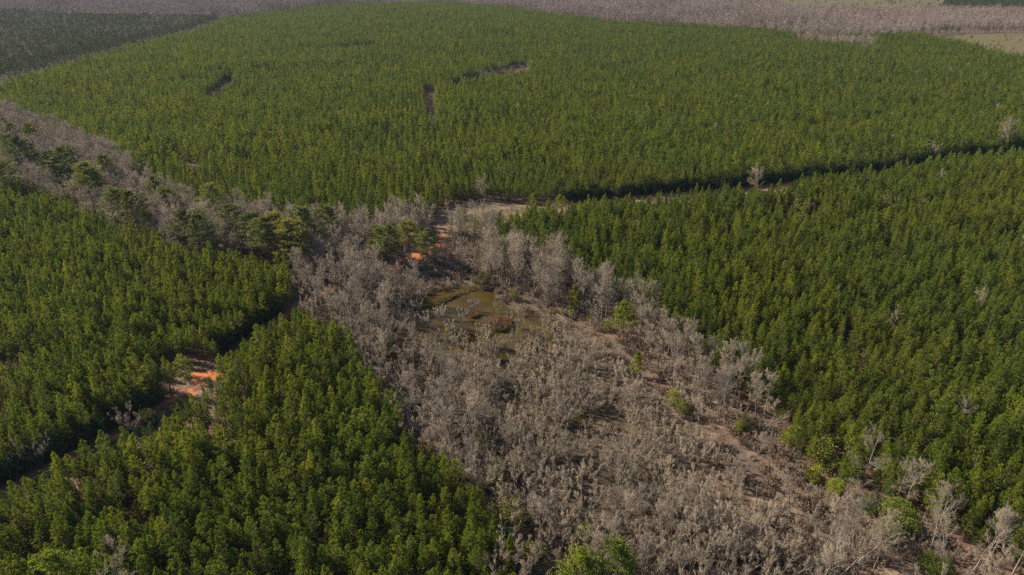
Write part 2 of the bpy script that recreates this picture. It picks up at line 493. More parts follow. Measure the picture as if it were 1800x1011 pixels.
SP = {}
SP['pine'] = species('pine', [pine_parts(100 + i, h * 0.72, 0.26 + 0.03 * (i % 3), R * 0.66, 70, 9, 4, 0.31, 0.043, dome=dm + 0.4, top=0.10) for i, (h, R, dm) in enumerate([(13, 2.05, 1.7), (12.4, 2.2, 1.5), (13.4, 1.9, 1.9), (12.0, 2.05, 1.4), (12.8, 2.3, 1.8), (13.6, 2.1, 1.5), (12.2, 1.85, 1.7), (13.1, 2.25, 2.1)])], [M_BARK_PINE, M_NEEDLE])
SP['pine_far'] = species('pine_far', [pine_parts(140 + i, h * 0.74, 0.28, R * 0.76, 38, 6, 3, 0.54, 0.085, dome=dm + 0.4, top=0.09) for i, (h, R, dm) in enumerate([(13, 2.1, 1.7), (12.2, 2.2, 1.5), (13.5, 1.95, 1.9), (12.6, 2.3, 1.6), (11.8, 2.0, 1.8)])], [M_BARK_PINE, M_NEEDLE])
SP['pine_dark'] = [(None, None, v[2].copy()) for v in SP['pine_far']]
for _v in SP['pine_dark']:
    _v[2].materials[1] = M_NEEDLE_DARK
SP['mature'] = species('mature_pine', [pine_parts(180 + i, h, cb, R, 80, 22, 5, 0.60, 0.085, dome=3.0, low=0.85, lift=(-4, 52), top=0.2, r0=0.24) for i, (h, R, cb) in enumerate([(20, 3.4, 0.40), (18.5, 3.6, 0.42), (21, 3.0, 0.46), (19.5, 3.8, 0.38)])], [M_BARK_PINE, M_NEEDLE_OLD])
SP['lone_pine'] = species('lone_pine', [pine_parts(190 + i, h, cb, R, 70, 20, 5, 0.55, 0.085, dome=2.2, low=0.8, lift=(5, 52), top=0.2, r0=0.2) for i, (h, R, cb) in enumerate([(13.5, 3.6, 0.32), (15, 4.2, 0.34)])], [M_BARK_PINE, M_LEAF_GREEN])
SP['young_pine'] = species('young_pine', [pine_parts(196 + i, 7.5, 0.08, 1.7, 60, 12, 5, 0.42, 0.07, dome=1.5, low=0.9, r0=0.09) for i in range(2)], [M_BARK_PINE, M_LEAF_YELLOW])
SP['tall'] = species('tall_bare', [bare_parts(200 + i, h, 1, clear=cl, n1=22, n2=9, n3=7, n4=3, l1=l1, r0=0.15, ang=(28, 58), lift=0.12, tr=0.0105) for i, (h, cl, l1) in enumerate([(16, 0.42, 0.27), (17, 0.5, 0.24), (14.5, 0.38, 0.29), (15.5, 0.45, 0.25), (16.5, 0.34, 0.26)])], [M_BARK_GREY, M_TWIG_GREY])
SP['pale'] = species('pale_bare', [bare_parts(220 + i, h, 1, clear=cl, n1=20, n2=9, n3=7, n4=3, l1=l1, r0=0.19, ang=(38, 70), lift=0.11, tr=0.011, bend=0.12) for i, (h, cl, l1) in enumerate([(18.5, 0.40, 0.28), (17, 0.36, 0.31), (16, 0.32, 0.32)])], [M_BARK_PALE, M_TWIG_GREY])
SP['round'] = species('round_bare', [bare_parts(240 + i, h, st, spread=0.35, clear=0.22, n1=n1, n2=10, n3=8, n4=2, l1=0.47, r0=0.22, ang=(30, 70), lift=0.09, tr=0.0105, bend=0.12) for i, (h, st, n1) in enumerate([(12.5, 1, 24), (11.5, 2, 13), (13, 2, 12), (12, 1, 26)])], [M_BARK_GREY, M_TWIG_GREY])
SP['vase'] = species('vase_bare', [bare_parts(260 + i, h, st, spread=0.62, clear=0.3, n1=7, n2=7, n3=8, n4=3, l1=0.42, r0=0.17, ang=(14, 40), lift=0.14, tr=0.0105, a2=(8, 30), a3=(8, 32), l2=0.56, l3=0.5) for i, (h, st) in enumerate([(9.5, 6), (8.5, 7), (10, 5), (9, 8)])], [M_BARK_PALE, M_TWIG_GREY])
SP['shrub'] = species('shrub_bare', [bare_parts(280 + i, h, st, spread=sp, clear=0.25, n1=7, n2=6, n3=6, n4=3, l1=0.44, r0=0.055, ang=(10, 40), lift=0.15, tr=0.0072, a2=(8, 30), a3=(8, 32), l2=0.56, l3=0.5, round_=0.45, bend=0.08) for i, (h, st, sp) in enumerate([(5.6, 10, 0.60), (4.8, 11, 0.72), (6.0, 10, 0.52), (4.5, 11, 0.80), (5.8, 9, 0.64), (5.2, 12, 0.68)])], [M_TWIG_SHRUB, M_TWIG_SHRUB])
SP['pond_shrub'] = species('pond_shrub', [bare_parts(286 + i, h, st, spread=sp, clear=0.25, n1=8, n2=7, n3=6, n4=3, l1=0.42, r0=0.06, ang=(8, 36), lift=0.16, tr=0.0100, a2=(8, 30), a3=(8, 32), l2=0.56, l3=0.5, round_=0.4, bend=0.07) for i, (h, st, sp) in enumerate([(5.4, 10, 0.52), (5.0, 11, 0.60), (5.8, 10, 0.46)])], [M_TWIG_SHRUB, M_TWIG_SHRUB])
SP['brush_grey'] = species('brush_grey', [bare_parts(290 + i, 2.9, 9, spread=0.8, clear=0.12, n1=5, n2=5, n3=4, n4=1, l1=0.42, r0=0.03, ang=(15, 50), lift=0.10, tr=0.012) for i in range(4)], [M_TWIG_GREY, M_TWIG_GREY])
SP['brush'] = species('brush', [bare_parts(300 + i, 1.9, 9, spread=0.9, clear=0.15, n1=4, n2=4, n3=4, n4=0, l1=0.45, r0=0.03, ang=(15, 55), lift=0.08, tr=0.014, leaves=0.35) for i in range(4)], [M_TWIG_RUST, M_TWIG_RUST, M_LEAF_DRY])
SP['sapling'] = species('sapling', [bare_parts(310 + i, 5.2, 1, clear=0.15, n1=22, n2=6, n3=5, n4=0, l1=0.3, r0=0.06, ang=(40, 70), lift=0.03, tr=0.014, leaves=0.75) for i in range(2)], [M_TWIG_RUST, M_TWIG_RUST, M_LEAF_DRY])
SP['far_bare'] = species('far_bare', [bare_parts(320 + i, 16, 1, clear=0.25, n1=18, n2=7, n3=5, n4=0, l1=0.34, r0=0.2, ang=(30, 65), lift=0.1, tr=0.038) for i in range(4)], [M_TWIG_FAR, M_TWIG_FAR])
SP['far_brown'] = [tuple(None if k < 2 else v[2].copy() for k in range(3)) for v in SP['far_bare']]
for _v in SP['far_brown']:
    _v[2].materials[0] = _v[2].materials[1] = M_TWIG_BROWN
SP['mid_bare'] = species('mid_bare', [bare_parts(330 + i, 12.5, 1 + i % 2, spread=0.3, clear=0.25, n1=16 - 6 * (i % 2), n2=8, n3=6, n4=1, l1=0.36, r0=0.18, ang=(30, 65), lift=0.1, tr=0.016) for i in range(4)], [M_BARK_GREY, M_TWIG_GREY])
SP['ev_green'] = species('evergreen', [bush_parts(400 + i, 2.9, 3.4, 4.2, 190, 26, 0.30, 0.8, 0.12) for i in range(2)], [M_BARK_GREY, M_LEAF_GREEN])
SP['ev_olive'] = species('olive', [bush_parts(410 + i, 1.9, 2.3, 2.4, 110, 22, 0.24, 0.65, 0.08) for i in range(2)], [M_BARK_GREY, M_LEAF_OLIVE])
SP['ev_dark'] = species('dark', [bush_parts(420, 2.1, 3.0, 3.6, 120, 22, 0.30, 0.6, 0.10)], [M_BARK_GREY, M_LEAF_DARK])
SP['ev_yellow'] = species('yellow', [bush_parts(430 + i, 1.4, 2.1, 2.2, 80, 20, 0.22, 0.55, 0.06) for i in range(2)], [M_BARK_GREY, M_LEAF_YELLOW])
SP['tuft_dry'] = [(None, None, make_mesh('dry_tuft', tuft_parts(500 + i, 70, 0.7, 0.55, 0.035), [M_GRASS_DRY])) for i in range(3)]
SP['tuft_wet'] = [(None, None, make_mesh('wet_tuft', tuft_parts(510 + i, 70, 0.75, 0.6, 0.04), [M_GRASS_WET])) for i in range(3)]
SP['tuft_rust'] = [(None, None, make_mesh('rust_tuft', tuft_parts(520 + i, 80, 1.2, 0.7, 0.04), [M_GRASS_RUST])) for i in range(3)]

# ---------------------------------------------------------------- where things stand
WIDE = 1
PINE_A = GP([(-400, 196, 5), (20, 193, 5), (60, 212, 5), (150, 248, 5), (212, 272, 5), (238, 312, 5), (290, 334, 5), (340, 360, 5), (390, 376, 5), (440, 372, 4), (520, 392, 4), (580, 405, 3), (640, 398, 3), (700, 388, 3), (755, 392, 0), (778, 372, 0), (800, 362, 0), (850, 353, 0), (945, 362, 0), (1000, 354, 0), (1100, 345, 0), (1300, 329, 0), (1500, 305, 0), (1650, 284, 0), (1830, 260, 0), (2100, 225, 0),
             (2300, 130, 8), (1830, 102, 8), (1770, 96, 8), (1700, 76, 8), (1640, 62, 8), (1560, 62, 8), (1530, 76, 8), (1460, 72, 8), (1380, 58, 8), (1300, 46, 8), (1200, 43, 8), (1060, 36, 8), (960, 24, 8), (900, 13, 8), (800, 5, 8), (680, 4, 8), (560, 9, 8), (500, 18, 8), (440, 25, 8), (395, 34, 8), (350, 54, 8), (260, 74, 8), (190, 92, 8), (120, 112, 8), (50, 134, 8), (0, 152, 8), (-400, 200, 8)])
PINE_B = GP([(868, 388, 8), (890, 374, 11), (950, 362, 8), (1000, 355, 8), (1100, 346, 8), (1250, 336, 8), (1400, 316, 8), (1500, 304, 8), (1640, 281, 8), (1830, 261, 8), (2300, 190, 8), (2600, 900, 8), (2300, 1150, 8), (1830, 955, 8), (1740, 925, 8), (1680, 885, 8), (1600, 850, 8), (1520, 832, 8), (1440, 780, 8), (1385, 715, 8), (1330, 660, 8), (1270, 622, 8), (1210, 585, 8), (1150, 528, 8), (1080, 492, 8), (1010, 470, 8), (960, 445, 6), (900, 430, 6), (866, 425, 6)])
PINE_C = GP([(-500, 250, 8), (-60, 290, 8), (0, 307, 8), (60, 331, 8), (130, 352, 8), (180, 377, 8), (250, 411, 8), (300, 431, 8), (400, 450, 8), (500, 457, 8), (510, 478, 9), (518, 545, 0), (460, 600, 0), (414, 636, 0), (396, 643, 0), (300, 640, 0), (262, 652, 0), (258, 672, 0), (318, 688, 0), (262, 732, 0), (160, 796, 0), (70, 846, 0), (0, 882, 0), (-200, 975, 0), (-700, 800, 0)])
PINE_D = GP([(-200, 926, 8), (-10, 852, 8), (60, 836, 8), (100, 808, 8), (180, 772, 8), (232, 762, 8), (298, 722, 8), (340, 690, 8), (384, 644, 8), (424, 602, 8), (494, 556, 8), (545, 540, 8), (602, 562, 9), (632, 604, 8), (682, 694, 8), (722, 764, 8), (800, 815, 8), (852, 865, 8), (888, 925, 8), (905, 1020, 8), (900, 1260, 8), (-500, 1260, 8)])
PINE_E = GP([(-400, 190, 2), (0, 152, 0), (60, 133, 0), (150, 110, 0), (240, 84, 0), (330, 62, 0), (392, 40, 0), (375, 26, 8), (300, 24, 8), (200, 24, 8), (90, 20, 8), (0, 14, 8), (-300, 20, 8)])
PINE_F_UNUSED = GP([(1555, 50, 0), (1640, 58, 0), (1840, 54, 0), (2000, 50, 0), (2000, 45, 0), (1700, 48, 0), (1555, 44, 0)])
PINE_G = GP([(1655, 12, 0), (1850, 14, 0), (1850, 3, 0), (1660, 4, 0)])
BLOCKS = {'A': PINE_A, 'B': PINE_B, 'C': PINE_C, 'D': PINE_D, 'E': PINE_E}
HOLES = [GP([(354, 174, 6), (384, 172, 6), (412, 148, 6), (412, 128, 6), (396, 128, 6), (374, 150, 6), (352, 162, 6)]),
         GP([(751, 214, 6), (767, 212, 6), (765, 174, 6), (763, 148, 6), (743, 148, 6), (750, 178, 6)]),
         GP([(778, 153, 6), (806, 149, 6), (850, 141, 6), (932, 127, 6), (932, 108, 6), (905, 107, 6), (850, 123, 6), (806, 136, 6), (778, 144, 6)]),
         GP([(1300, 345, 0), (1400, 350, 0), (1395, 366, 0), (1320, 364, 0)]),
         GP([(1785, 450, 0), (1830, 450, 0), (1830, 410, 0), (1790, 415, 0)]),
         GP([(1555, 440, 8), (1580, 442, 8), (1585, 424, 8), (1565, 420, 8)]), GP([(1420, 360, 8), (1450, 362, 8), (1450, 350, 8), (1425, 348, 8)]),
         GP([(930, 225, 8), (950, 225, 8), (950, 213, 8), (928, 213, 8)]), GP([(1400, 69, 8), (1450, 76, 8), (1532, 80, 8), (1540, 73, 8), (1450, 67, 8), (1400, 62, 8)]), GP([(525, 86, 8), (660, 78, 8), (660, 71, 8), (525, 78, 8)])]

ROAD = GP([(-160, 950), (-60, 897), (40, 850), (120, 808), (200, 770), (270, 727), (330, 692), (368, 664), (420, 616), (470, 577), (512, 548), (556, 520), (612, 497), (680, 472), (722, 452), (757, 434), (782, 416), (775, 402), (800, 386), (850, 376), (940, 368), (1000, 359), (1100, 350), (1300, 334), (1500, 310), (1650, 289), (1830, 264), (2100, 228)])
SPUR = GP([(250, 652), (290, 655), (340, 658), (372, 660)])
PATH = GP([(912, 530), (945, 543), (985, 560), (1030, 577), (1072, 596), (1098, 622), (1120, 650), (1150, 690), (1190, 730), (1235, 760), (1275, 780), (1310, 808), (1340, 850)])

def frame_mask(x, y, z, mx=260, top=-60, bot=260):
    px, py, d = project(x, y, z)
    return (px > -mx) & (px < 1800 + mx) & (py > top) & (py < 1011 + bot) & (d > 20)

def grid_in(poly, sx, sy, heading, jit, rg):
    """jittered planting grid inside a polygon: x, y, row, place in row"""
    ca, sa = math.cos(heading), math.sin(heading)
    P = np.array(poly)
    a = P[:, 0] * ca - P[:, 1] * sa                         # across rows
    b = P[:, 0] * sa + P[:, 1] * ca                         # along rows
    i = np.arange(math.floor(a.min() / sx), math.ceil(a.max() / sx) + 1)
    j = np.arange(math.floor(b.min() / sy), math.ceil(b.max() / sy) + 1)
    I, J = np.meshgrid(i, j, indexing='ij')
    I, J = I.ravel(), J.ravel()
    A = I * sx + rg.normal(0, jit * 0.6, len(I))
    B = (J + 0.5 * (I % 2)) * sy + rg.normal(0, jit, len(I))
    x, y = A * ca + B * sa, -A * sa + B * ca
    m = inside(x, y, poly)
    return x[m], y[m], I[m], J[m]

# ---------------------------------------------------------------- setting: ground
def attr_mat_ground():
    m, nt, out = new_mat('forest_floor')
    geo = N(nt, 'ShaderNodeNewGeometry')
    def noise(scale, det=5.0, rough=0.6):
        n = N(nt, 'ShaderNodeTexNoise')
        n.inputs['Scale'].default_value = scale; n.inputs['Detail'].default_value = det; n.inputs['Roughness'].default_value = rough
        nt.links.new(geo.outputs['Position'], n.inputs['Vector'])
        return n.outputs['Fac']
    litter = ramp(nt, noise(0.35), [(0.30, (0.085, 0.058, 0.040)), (0.5, (0.15, 0.105, 0.072)), (0.72, (0.24, 0.175, 0.125))])
    fine = ramp(nt, noise(2.6, 6, 0.75), [(0.3, (0.45, 0.42, 0.40)), (0.7, (1.25, 1.2, 1.15))])
    litter = mixc(nt, 1.0, litter, fine, 'MULTIPLY')
    straw = ramp(nt, noise(0.5), [(0.3, (0.058, 0.031, 0.020)), (0.7, (0.125, 0.070, 0.045))])  # pine straw, its colour darkened to put shade on the gap floor
    straw = mixc(nt, 1.0, straw, fine, 'MULTIPLY')
    mud = ramp(nt, noise(0.9), [(0.35, (0.024, 0.018, 0.011)), (0.55, (0.046, 0.036, 0.019)), (0.75, (0.085, 0.066, 0.032))])
    field = ramp(nt, noise(0.05, 6), [(0.34, (0.105, 0.070, 0.040)), (0.46, (0.072, 0.060, 0.022)), (0.54, (0.095, 0.072, 0.032)), (0.66, (0.052, 0.052, 0.015))])
    def at(nm):
        return N(nt, 'ShaderNodeAttribute', attribute_name=nm).outputs['Fac']
    c = mixc(nt, at('straw'), litter, straw)
    c = mixc(nt, at('mud'), c, mud)
    c = mixc(nt, at('field'), c, field)
    d = N(nt, 'ShaderNodeBsdfPrincipled')
    d.inputs['Roughness'].default_value = 0.95
    d.inputs['Specular IOR Level'].default_value = 0.1
    nt.links.new(c, d.inputs['Base Color'])
    b = N(nt, 'ShaderNodeBump')
    b.inputs['Strength'].default_value = 0.6; b.inputs['Distance'].default_value = 0.25
    nt.links.new(noise(1.7, 6, 0.7), b.inputs['Height'])
    nt.links.new(b.outputs[0], d.inputs['Normal'])
    nt.links.new(d.outputs[0], out.inputs[0])
    return m

FIELDS = [GP([(1630, 64), (1700, 58), (1840, 56), (2100, 54), (2100, 150), (1830, 112), (1760, 104), (1690, 84)]),
          GP([(1350, 12), (1400, 24), (1520, 27), (1650, 27), (1850, 31), (2100, 33), (2100, -22), (1310, -22)])]

def smooth(d, w):
    return np.clip(0.5 - d / (2 * w), 0, 1)

def build_ground():
    xs = np.concatenate([-np.geomspace(9000, 420, 22), np.arange(-400, -120, 8.0), np.arange(-120, 120, 1.4), np.arange(120, 400, 8.0), np.geomspace(420, 9000, 22)])
    ys = np.concatenate([np.array([-3000, -800, -200, -60, 0.0, 30, 55]), np.arange(70, 125, 2.5), np.arange(125, 262, 1.1), np.arange(262, 430, 3.0), np.arange(433, 1300, 12.0), np.geomspace(1310, 12000, 50)])
    X, Y = np.meshgrid(xs, ys)
    x, y = X.ravel(), Y.ravel()
    z = height(x, y)
    V = np.stack([x, y, z], 1)
    n, m = len(xs), len(ys)
    i = np.arange(n * m).reshape(m, n)
    F = np.stack([i[:-1, :-1], i[:-1, 1:], i[1:, 1:], i[1:, :-1]], -1).reshape(-1, 4)
    me = make_mesh('ground', [(V, F, 0, None)], [attr_mat_ground()])
    straw = np.zeros(len(x))
    for p in BLOCKS.values():
        d = seg_dist(x, y, p + [p[0]])
        d = np.where(inside(x, y, p), -d, d)
        straw = np.maximum(straw, smooth(d, 5))
    mud = np.zeros(len(x))
    near = seg_dist(x, y, SW) < 60
    for p in POOLS:
        d = np.full(len(x), 99.0)
        d[near] = seg_dist(x[near], y[near], p + [p[0]])
        d = np.where(inside(x, y, p), -d, d)
        mud = np.maximum(mud, np.clip(1 - d / 9, 0, 1))
    mud = np.maximum(mud, 0.85 * np.exp(-(seg_dist(x, y, SW) / 24) ** 4))
    straw = np.maximum(straw, 0.4 * np.clip(1 - seg_dist(x, y, PATH) / 9, 0, 1))
    field = np.zeros(len(x))
    for p in FIELDS:
        d = seg_dist(x, y, p + [p[0]])
        d = np.where(inside(x, y, p), -d, d)
        field = np.maximum(field, smooth(d, 4))
    for nm, a in (('straw', straw), ('mud', mud), ('field', field)):
        at = me.attributes.new(nm, 'FLOAT', 'POINT')
        at.data.foreach_set('value', a.astype(np.float32))
    o = bpy.data.objects.new('ground', me)
    COL.objects.link(o)
    o['kind'] = 'structure'
    o['label'] = 'brown leaf-strewn forest floor under all the trees'
build_ground()

def structure(name, me, label):
    o = bpy.data.objects.new(name, me)
    COL.objects.link(o)
    o['kind'] = 'structure'
    o['label'] = label
    return o

# pond water: one sheet a little below the swamp floor, showing wherever the floor dips
def water_mat():
    m, nt, out = new_mat('brown_water')
    geo = N(nt, 'ShaderNodeNewGeometry')
    n = N(nt, 'ShaderNodeTexNoise'); n.inputs['Scale'].default_value = 0.12; n.inputs['Detail'].default_value = 4
    nt.links.new(geo.outputs['Position'], n.inputs['Vector'])
    c = ramp(nt, n.outputs['Fac'], [(0.35, (0.032, 0.021, 0.005)), (0.65, (0.050, 0.033, 0.009))])
    d = N(nt, 'ShaderNodeBsdfPrincipled')
    d.inputs['Roughness'].default_value = 0.10
    d.inputs['IOR'].default_value = 1.33
    d.inputs['Specular IOR Level'].default_value = 0.10
    nt.links.new(c, d.inputs['Base Color'])
    w = N(nt, 'ShaderNodeTexNoise'); w.inputs['Scale'].default_value = 1.6; w.inputs['Detail'].default_value = 3
    nt.links.new(geo.outputs['Position'], w.inputs['Vector'])
    b = N(nt, 'ShaderNodeBump'); b.inputs['Strength'].default_value = 0.12; b.inputs['Distance'].default_value = 0.05
    nt.links.new(w.outputs['Fac'], b.inputs['Height'])
    nt.links.new(b.outputs[0], d.inputs['Normal'])
    nt.links.new(d.outputs[0], out.inputs[0])
    return m

def build_water():
    q = [plane_xy(px, py, WATER) for px, py in ((640, 570), (720, 500), (880, 495), (1020, 560), (1120, 660), (1220, 780), (1000, 790), (860, 740), (680, 620))]
    V = np.array([(x, y, WATER) for x, y in q])
    structure('pond_water', make_mesh('pond_water', [(V, np.arange(len(V))[None], 0, None)], [water_mat()]), 'muddy olive-brown pond water among the drowned shrubs')
build_water()

def dirt_mat(name, dark, mid, bright, scale, litter=None, lo=0.35):
    m, nt, out = new_mat(name)
    geo = N(nt, 'ShaderNodeNewGeometry')
    def noise(s, det=5.0):
        n = N(nt, 'ShaderNodeTexNoise'); n.inputs['Scale'].default_value = s; n.inputs['Detail'].default_value = det; n.inputs['Roughness'].default_value = 0.65
        nt.links.new(geo.outputs['Position'], n.inputs['Vector'])
        return n.outputs['Fac']
    c = ramp(nt, noise(scale), [(0.3, dark), (0.5, mid), (0.68, bright)])
    if litter:
        f = ramp(nt, noise(scale * 0.6, 7), [(lo, (0, 0, 0)), (lo + 0.12, (1, 1, 1))])
        c = mixc(nt, f, litter, c)
    d = N(nt, 'ShaderNodeBsdfPrincipled')
    d.inputs['Roughness'].default_value = 0.95; d.inputs['Specular IOR Level'].default_value = 0.1
    nt.links.new(c, d.inputs['Base Color'])
    b = N(nt, 'ShaderNodeBump'); b.inputs['Strength'].default_value = 0.7; b.inputs['Distance'].default_value = 0.2
    nt.links.new(noise(2.2, 6), b.inputs['Height'])
    nt.links.new(b.outputs[0], d.inputs['Normal'])
    nt.links.new(d.outputs[0], out.inputs[0])
    return m

def strip(name, pts, width, mat, lift, label, seed, across=7, step=1.2, rag=0.5):
    """a track that follows the ground, its edges uneven, its two wheel ruts pressed in"""
    rg = np.random.default_rng(seed)
    P = np.array(pts)
    L = np.concatenate([[0], np.cumsum(np.hypot(*np.diff(P, axis=0).T))])
    # soften the corners
    s = np.arange(0, L[-1], step)
    c = np.stack([np.interp(s, L, P[:, 0]), np.interp(s, L, P[:, 1])], 1)
    k = np.ones(9) / 9
    for a in range(2):
        c[:, a] = np.convolve(np.pad(c[:, a], 4, mode='edge'), k, 'valid')
    t = unit(np.gradient(c, axis=0)); nrm = np.stack([-t[:, 1], t[:, 0]], 1)
    wob = lambda: np.convolve(rg.normal(0, 1, len(s) + 8), np.ones(9) / 3, 'valid') * rag
    wl, wr = width / 2 + wob(), width / 2 + wob()
    u = np.linspace(-1, 1, across)
    off = np.where(u[None] < 0, u[None] * wl[:, None], u[None] * wr[:, None])
    q = c[:, None] + nrm[:, None] * off[..., None]
    z = height(q[..., 0].ravel(), q[..., 1].ravel()).reshape(q.shape[:2]) + lift - 0.03 * np.exp(-((np.abs(u) - 0.5) / 0.14) ** 2)[None] - 0.05 * (np.abs(u) > 0.99)
    V = np.concatenate([q, z[..., None]], -1).reshape(-1, 3)
    i = np.arange(len(V)).reshape(len(s), across)
    F = np.stack([i[:-1, :-1], i[:-1, 1:], i[1:, 1:], i[1:, :-1]], -1).reshape(-1, 4)
    return structure(name, make_mesh(name, [(V, F, 0, None)], [mat]), label)

def patch(name, poly, mat, lift, label, seed, cell=1.2, rag=1.2):
    rg = np.random.default_rng(seed)
    P = np.array(poly)
    x = np.arange(P[:, 0].min() - 2, P[:, 0].max() + 2, cell); y = np.arange(P[:, 1].min() - 2, P[:, 1].max() + 2, cell)
    X, Y = np.meshgrid(x, y)
    d = seg_dist(X, Y, list(poly) + [poly[0]]); d = np.where(inside(X, Y, poly), -d, d)
    d = d + rag * np.sin(X / 1.7 + seed) * np.sin(Y / 2.3) + rag * 0.6 * np.sin(X / 0.8 + Y)
    Z = height(X.ravel(), Y.ravel()).reshape(X.shape) + lift - 0.2 * np.clip(d + 0.5, 0, 1)
    V = np.stack([X, Y, Z], -1).reshape(-1, 3)
    i = np.arange(len(V)).reshape(X.shape)
    F = np.stack([i[:-1, :-1], i[:-1, 1:], i[1:, 1:], i[1:, :-1]], -1).reshape(-1, 4)
    ok = (d.ravel()[F] < 1.0).all(1)
    F = F[ok]
    used, inv = np.unique(F, return_inverse=True)
    return structure(name, make_mesh(name, [(V[used], inv.reshape(F.shape), 0, None)], [mat]), label)

M_CLAY_SHADED = dirt_mat('shaded_red_clay', (0.12, 0.042, 0.022), (0.24, 0.085, 0.038), (0.38, 0.150, 0.065), 0.5, (0.085, 0.05, 0.034), 0.44)  # track clay, with the shade of the trees put into its colour
M_CLAY_SUNLIT = dirt_mat('sunlit_orange_clay', (0.20, 0.066, 0.024), (0.36, 0.120, 0.038), (0.46, 0.180, 0.064), 0.5)  # the same clay in a sunlit tone, light put into the colour
M_TAN = dirt_mat('dry_clearing', (0.065, 0.047, 0.028), (0.11, 0.076, 0.045), (0.15, 0.100, 0.060), 0.35, (0.15, 0.13, 0.05), 0.38)
M_PATH = dirt_mat('leaf_covered_path', (0.10, 0.061, 0.040), (0.16, 0.098, 0.066), (0.22, 0.140, 0.098), 0.7, (0.085, 0.061, 0.044), 0.54)
M_SAND = dirt_mat('pale_sand', (0.4, 0.34, 0.28), (0.5, 0.44, 0.37), (0.6, 0.54, 0.46), 0.1)
strip('dirt_road', ROAD, 4.0, M_CLAY_SHADED, 0.07, 'red clay track winding between the pine blocks and past the pond', 1)
patch('dirt_clearing', GP([(262, 656), (300, 653), (385, 648), (384, 668), (350, 672), (320, 668), (285, 664)]), M_TAN, 0.10, 'dry tan clearing beside the red track', 2)
patch('sunlit_clay_patch', GP([(318, 659), (340, 653), (386, 650), (390, 664), (374, 671), (340, 668)]), M_CLAY_SUNLIT, 0.14, 'clay painted bright orange as a sunlit spot where the track leaves the pines', 3, 0.7, 0.35)  # sun falling through the tree gap, painted as a brighter patch
patch('clay_bank', GP([(660, 484), (674, 471), (700, 461), (724, 447), (752, 432), (790, 422), (797, 428), (771, 438), (748, 450), (722, 463), (692, 475)]), M_CLAY_SUNLIT, 0.12, 'bare clay bank in a painted sunlit orange above the head of the pond', 4, 0.8, 0.9)
patch('grassy_clearing', GP([(778, 412), (776, 398), (800, 380), (850, 364), (945, 360), (960, 366), (944, 376), (885, 384), (850, 400), (820, 414)]), M_TAN, 0.11, 'tan grassy clearing where the tracks meet behind the pond', 5)
strip('footpath', PATH, 2.4, M_PATH, 0.06, 'leaf-covered path along the right bank of the swamp', 6)
patch('sand_patch', GP([(1085, 10), (1110, 11), (1160, 8), (1150, 2), (1110, 1), (1090, 4)]), M_SAND, 0.4, 'pale bare sand patch in the far hardwoods', 7, 6.0, 3.0)

# ---------------------------------------------------------------- stuff: many plants as one object
def source_collection(key):
    c = bpy.data.collections.get('source_' + key)
    if c is None:
        c = bpy.data.collections.new('source_' + key)
        for i, v in enumerate(SP[key]):
            c.objects.link(bpy.data.objects.new('source_%s_%02d' % (key, i), v[2]))
    return c

def scatter_tree(key):
    g = bpy.data.node_groups.get('scatter_' + key)
    if g:
        return g
    g = bpy.data.node_groups.new('scatter_' + key, 'GeometryNodeTree')
    g.interface.new_socket('Geometry', in_out='INPUT', socket_type='NodeSocketGeometry')
    g.interface.new_socket('Geometry', in_out='OUTPUT', socket_type='NodeSocketGeometry')
    n, l = g.nodes, g.links
    gi, go = n.new('NodeGroupInput'), n.new('NodeGroupOutput')
    ci = n.new('GeometryNodeCollectionInfo')
    ci.inputs['Collection'].default_value = source_collection(key)
    ci.inputs['Separate Children'].default_value = True
    ci.inputs['Reset Children'].default_value = True
    ip = n.new('GeometryNodeInstanceOnPoints')
    ip.inputs['Pick Instance'].default_value = True
    def named(nm, ty):
        a = n.new('GeometryNodeInputNamedAttribute'); a.data_type = ty
        a.inputs['Name'].default_value = nm
        return a.outputs['Attribute']
    l.new(gi.outputs[0], ip.inputs['Points'])
    l.new(ci.outputs[0], ip.inputs['Instance'])
    l.new(named('vid', 'INT'), ip.inputs['Instance Index'])
    e = n.new('FunctionNodeEulerToRotation')
    l.new(named('rot', 'FLOAT_VECTOR'), e.inputs[0])
    l.new(e.outputs[0], ip.inputs['Rotation'])
    l.new(named('scl', 'FLOAT_VECTOR'), ip.inputs['Scale'])
    l.new(ip.outputs[0], go.inputs[0])
    return g

def stuff(name, key, x, y, z, rot, scl, vid, label):
    if len(x) == 0:
        return
    me = bpy.data.meshes.new(name)
    me.vertices.add(len(x))
    me.vertices.foreach_set('co', np.stack([x, y, z], 1).astype(np.float32).ravel())
    a = me.attributes.new('vid', 'INT', 'POINT'); a.data.foreach_set('value', vid.astype(np.int32))
    a = me.attributes.new('rot', 'FLOAT_VECTOR', 'POINT'); a.data.foreach_set('vector', rot.astype(np.float32).ravel())
    a = me.attributes.new('scl', 'FLOAT_VECTOR', 'POINT'); a.data.foreach_set('vector', scl.astype(np.float32).ravel())
    o = bpy.data.objects.new(name, me)
    COL.objects.link(o)
    mod = o.modifiers.new('scatter', 'NODES')
    mod.node_group = scatter_tree(key)
    o['kind'] = 'stuff'
    o['label'] = label
    return o

def pose(n, nv, rg, smin=0.8, smax=1.15, tilt=0.03):
    rot = np.stack([rg.normal(0, tilt, n), rg.normal(0, tilt, n), rg.random(n) * 6.283], 1)
    s = rg.uniform(smin, smax, n)
    scl = np.stack([s * rg.uniform(0.9, 1.1, n), s * rg.uniform(0.9, 1.1, n), s * rg.uniform(0.93, 1.08, n)], 1)
    return rot, scl, rg.integers(0, nv, n)

